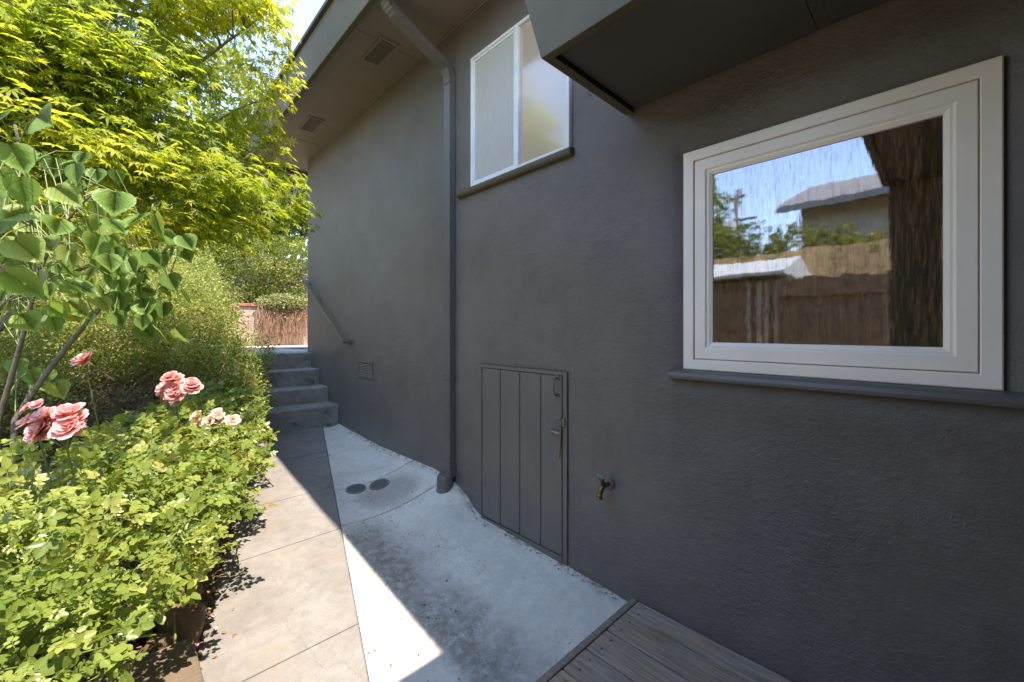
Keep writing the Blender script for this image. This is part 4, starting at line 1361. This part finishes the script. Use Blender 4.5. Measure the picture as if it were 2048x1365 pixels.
def rosebush(label, base, blobs, n, seed, parts):
    t = thing('rose_bush', label, 'rose bush', base, 'rose bushes along the path')
    r = np.random.default_rng(seed)
    P, D_ = [], []
    tot = sum(b[1][0] * b[1][1] for b in blobs)
    for i, (c, rad) in enumerate(blobs):
        k = int(n * rad[0] * rad[1] / tot)
        d = unit(r.normal(size=(k, 3)))
        d[:, 2] = np.abs(d[:, 2]) - .55 * (r.random(k) < .42) * np.abs(d[:, 2]) * 1.6
        d = unit(d)
        rr = (1 - .38 * r.random(k) ** 1.4) * lumps(d, seed + i, .22, 4.5)
        P.append(np.array(c) + d * rr[:, None] * np.array(rad)); D_.append(d)
    P = np.concatenate(P); D_ = np.concatenate(D_)
    zb = zbed(P[:, 0], P[:, 1]) + .06
    ok = P[:, 2] > zb
    P, D_ = P[ok], D_[ok]
    k = len(P)
    dirs = unit(D_ * .55 + r.normal(size=(k, 3)) * .6 + np.array((0, 0, -.05)))
    nor = unit(np.array((0, -.2, 1.0)) + D_ * .35 + r.normal(size=(k, 3)) * .38)
    S = .038 + .072 * r.random(k) ** 1.5
    tone = np.clip(r.normal(.46, .18, k) + .13 * np.sin(P @ np.array((6, 5, 4))), 0, 1)
    foliage(t, 'rose', P, dirs, nor, S, tone, 'rose', parts=parts)
    st_ = MB()
    for j in range(150):
        c, rad = blobs[j % len(blobs)]
        e = P[r.integers(k)]
        b_ = Vector((c[0] + r.normal() * rad[0] * .45, c[1] + r.normal() * rad[1] * .4, 0))
        b_.z = float(zbed(np.array(b_.x), np.array(b_.y))) - .03
        st_.tube([b_, b_.lerp(Vector(e), .5) + Vector((r.normal() * .04, r.normal() * .04, .08)), Vector(e)], [.006, .0045, .002], 5, cap=False)
    put('cane', st_, 'greenstem' if seed % 2 else 'twig', t)
    return t, P
rb1, P1 = rosebush('leafy rose bush in the near corner with the large coral cluster', (-.2, 2.35, -1.4),
               [((-.22, 2.55, -.98), (.66, .66, .46)), ((-.55, 2.25, -.90), (.55, .55, .42)), ((.10, 2.95, -.95), (.50, .55, .38)), ((-.42, 1.85, -1.02), (.42, .38, .34))], 5600, 61, 300)
rb2, P2 = rosebush('leafy rose bush overhanging the path below the steps', (.35, 3.8, -1.25),
               [((.26, 3.55, -.93), (.50, .60, .36)), ((.52, 4.25, -.88), (.42, .60, .34)), ((.62, 4.80, -.92), (.28, .40, .30))], 5200, 62, 260)
def cluster(bush, u, v, s, spread, nro, rad, mat, seed):
    r = np.random.default_rng(seed)
    c = Vector(at(u, v, s))
    stm = MB()
    for k in range(nro):
        off = RT * r.normal() * spread + np.array((0, 0, 1.0)) * r.normal() * spread * .55 - FW * abs(r.normal()) * spread * .5
        cc = c + Vector(off)
        face = Vector(-FW * .65 + np.array((0, 0, .75)) + np.array(off) / max(spread, .01) * .35)
        rose(bush, cc, rad * r.uniform(.8, 1.1), face, mat, seed * 50 + k, 22)
        stm.tube([cc - face.normalized() * rad * .2, c + Vector((0, 0, -.10)), c + Vector(FW * .05) + Vector((0, 0, -.34))], [.003, .003, .004], 5, cap=False)
    put('flower_stem', stm, 'greenstem', bush)
cluster(rb1, 135, 850, 1.62, .060, 16, .048, 'petal', 71)
cluster(rb1, 75, 812, 1.72, .026, 3, .026, 'petal', 72)
cluster(rb1, 178, 722, 1.95, .016, 2, .046, 'petal', 73)
cluster(rb2, 352, 778, 2.45, .066, 11, .048, 'petal', 74)
cluster(rb2, 425, 838, 2.75, .085, 8, .042, 'palepetal', 75)
cluster(rb2, 362, 812, 2.45, .02, 1, .034, 'palepetal', 76)

# ------------------------------------------------------------------ bed edge: rocks, timber, litter
def rock(c, rad, seed, label):
    r = np.random.default_rng(seed)
    me = bpy.data.meshes.new('rock')
    n, mth_ = 14, 9
    vs_, fs = [], []
    dirs = []
    for i in range(mth_ + 1):
        th = math.pi * i / mth_
        for j in range(n):
            ph = 2 * math.pi * j / n
            dirs.append((math.sin(th) * math.cos(ph), math.sin(th) * math.sin(ph), math.cos(th)))
    dirs = np.array(dirs)
    planes = unit(r.normal(size=(13, 3)))
    dist = r.uniform(.62, .95, 13)
    dd = dirs @ planes.T
    rr = np.min(np.where(dd > .05, dist / np.maximum(dd, .05), 9), axis=1)
    rr = np.minimum(rr, 1.25)
    co = dirs * rr[:, None] * np.array(rad)
    for i in range(mth_):
        for j in range(n):
            j2 = (j + 1) % n
            fs.append((i * n + j, (i + 1) * n + j, (i + 1) * n + j2, i * n + j2))
    o = put('rock', np_mesh('rock', co + np.array(c), np.array(fs)), 'rock', label=label, cat='rock', group='rocks edging the rose bed', bevel=0)
    center_origin(o)
rock((.215, 2.40, -1.335), (.105, .10, .13), 1, 'largest brown rock beside the path, below the rose leaves')
rock((.19, 2.60, -1.27), (.12, .10, .10), 2, 'brown rock tucked behind the largest rock under the roses')
rock((.075, 2.46, -1.285), (.075, .07, .09), 3, 'shaded brown rock left of the largest rock')
rock((.13, 2.325, -1.36), (.06, .05, .06), 4, 'small brown rock between the timber and the largest rock')
rock((.46, 3.55, -1.30), (.11, .12, .09), 6, 'brown rock hidden at the rose bed edge halfway along the path')
tmb = put('edging_timber', MB().box(-.75, .242, 1.80, 2.27, -1.62, -1.335), 'timber', bevel=.012, label='weathered timber edging the bed at the bottom of the picture', cat='timber')
center_origin(tmb)
r = np.random.default_rng(91)
n = 2600
Y = r.uniform(1.9, 4.8, n)
X = .25 + .292 * (Y - 2.153) - .02 - np.abs(r.normal(size=n)) * .16
Z = zbed(X, Y) + .012
lit = thing('leaf_litter', 'dry brown leaf litter on the soil between roses and path', 'leaf litter', (.3, 3.0, -1.4))
lit['kind'] = 'stuff'
X2 = np.where(r.random(n) < .05, X + .14 * r.random(n), X)
on = X2 > (.25 + .292 * (Y - 2.153)) - .045
Z = np.where(on, -1.17 + (Y - 5.22) * .1 + .008, Z)
foliage(lit, 'oval', np.stack([X2, Y, Z], 1), np.stack([r.normal(size=n), r.normal(size=n), r.normal(size=n) * .25], 1), np.array((0, 0, 1.0)) + r.normal(size=(n, 3)) * .35, r.uniform(.012, .034, n), r.random(n), 'litter', mass_name='litter')
n = 420
Yg_ = r.uniform(1.2, 5.1, n)
Xg_ = np.where(r.random(n) < .6, 1.985 - np.abs(r.normal(size=n)) * .025, xJ(1.711) + .292 * (Yg_ - 1.711) + r.random(n) * .6)
Xg_ = np.minimum(Xg_, 1.985)
foliage(lit, 'oval', np.stack([Xg_, Yg_, zA(Xg_, Yg_) + .005], 1), np.stack([r.normal(size=n), r.normal(size=n), r.normal(size=n) * .2], 1), np.array((0, 0, 1.0)) + r.normal(size=(n, 3)) * .3, r.uniform(.006, .019, n), r.random(n), 'litter', mass_name='grit')
for k, (u, v) in enumerate(((432, 1230), (395, 1268), (362, 1262), (428, 1205))):
    c = at(u, v, 1.0); s_ = 1.36 / -c[2]
    c = c * s_
    c[2] = max(float(zbed(np.array(c[0]), np.array(c[1]))), -1.45) + .015
    me = np_mesh('fallen_petal', TEMPL['petal'][0] * .024 + np.array(c), TEMPL['petal'][1])
    o = put('fallen_petal', me, 'petalfall', label=('pink petal fallen at the path edge, nearest the path', 'pink petal lying nearest the timber corner', 'pink petal on the soil left of the others by the small rock', 'pink petal below the largest rock, farthest up the path')[k], cat='petal', group='fallen rose petals')
    center_origin(o)

# ------------------------------------------------------------------ the yard across the path (seen mirrored in the window)
fn = thing('board_fence', 'dark brown board fence across the yard, mirrored in the window', 'fence', (-2.6, 0, -1.3))
y = -4.0
k = 0
while y < 1.55:
    put('board', MB().box(-2.62, -2.60, y, y + .135, -1.5, .70 + .02 * math.sin(k * 2.1)), 'fence', fn)
    y += .14; k += 1
put('rail', MB().box(-2.599, -2.56, -4, 1.55, .45, .54).box(-2.599, -2.56, -4, 1.55, -1.0, -.91), 'fence', fn)
sh = thing('garden_shed', 'small shed with pale roof and white battens, mirrored in the window', 'shed', (-3.4, 2.0, -1.3))
put('wall', MB().box(-4.3, -2.75, 1.6, 3.2, -1.5, .72), 'fence', sh)
put('roof', MB().sweep([[(-4.5, y_, .78), (-2.6, y_, .78), (-2.6, y_, .82), (-3.5, y_, 1.12), (-4.5, y_, .82)] for y_ in (1.5, 3.3)]), 'paleroof', sh)
for yy in (1.62, 1.74, 1.84, 1.98):
    put('batten', MB().box(-2.749, -2.73, yy, yy + .045, -1.45, .70), 'nwall', sh)
tf = thing('tan_fence', 'pale tan plank fence beyond the dark one, mirrored in the window', 'fence', (-4.7, 1.5, -1.3))
y = -2.5
while y < 6:
    put('board', MB().box(-4.72, -4.70, y, y + .19, -1.4, 1.42), 'tanboard', tf)
    y += .2
nh = thing('neighbour_house', 'tan house with grey gable roof, mirrored in the window', 'house', (-8.5, -1, -1.3))
put('wall', MB().sweep([[(-11.2, y_, -1.4), (-5.9, y_, -1.4), (-5.9, y_, 2.4), (-8.5, y_, 3.4), (-11.2, y_, 2.4)] for y_ in (-7, 2.0)]), 'nwall', nh)
put('roof', MB().sweep([[(-11.6, y_, 2.30), (-8.5, y_, 3.43), (-5.4, y_, 2.30), (-5.4, y_, 2.42), (-8.5, y_, 3.58), (-11.6, y_, 2.42)] for y_ in (-7.4, 2.3)]), 'nroof', nh)
put('window', MB().ring(-2.0, -.8, .6, 1.9, [(0, -5.89), (0, -5.85), (.06, -5.85), (.06, -5.88)]), 'alu', nh)
up_ = thing('utility_pole', 'wooden utility pole with crossarm, mirrored in the window', 'pole', (-12, 5.1, -1.2))
put('post', MB().tube([(-12, 5.1, -1.4), (-12, 5.1, 5.0)], [.12, .09], 10), 'pole', up_, smooth=True)
put('crossarm', MB().box(-12.06, -11.94, 4.85, 5.35, 4.7, 4.76), 'pole', up_)
put('crossarm', MB().box(-12.06, -11.94, 4.5, 5.25, 3.9, 3.96), 'pole', up_)
put('transformer', MB().tube([(-11.7, 5.3, 3.0), (-11.7, 5.3, 3.8)], .22, 12), 'paleroof', up_)
shrub('yard_tree', 'yellow green tree beside the utility pole, mirrored in the window', 'tree', (-6.6, 4.6, -1.2), [((-6.6, 4.4, 2.0), (.9, 1.0, .9)), ((-6.7, 4.5, 3.2), (.8, .75, .8))], 5000, .12, 'hedge', 81, 6, trunk=.07, tmpl='oval')
shrub('yard_hedge', 'green hedge behind the tan fence, mirrored in the window', 'hedge', (-5.05, 2.0, -1.2), [((-5.05, 3.2, 1.5), (.3, 1.0, .55)), ((-5.05, 1.9, 1.3), (.3, .8, .5)), ((-5.05, .9, 1.15), (.3, .6, .45))], 7000, .08, 'hedge', 82, 8)
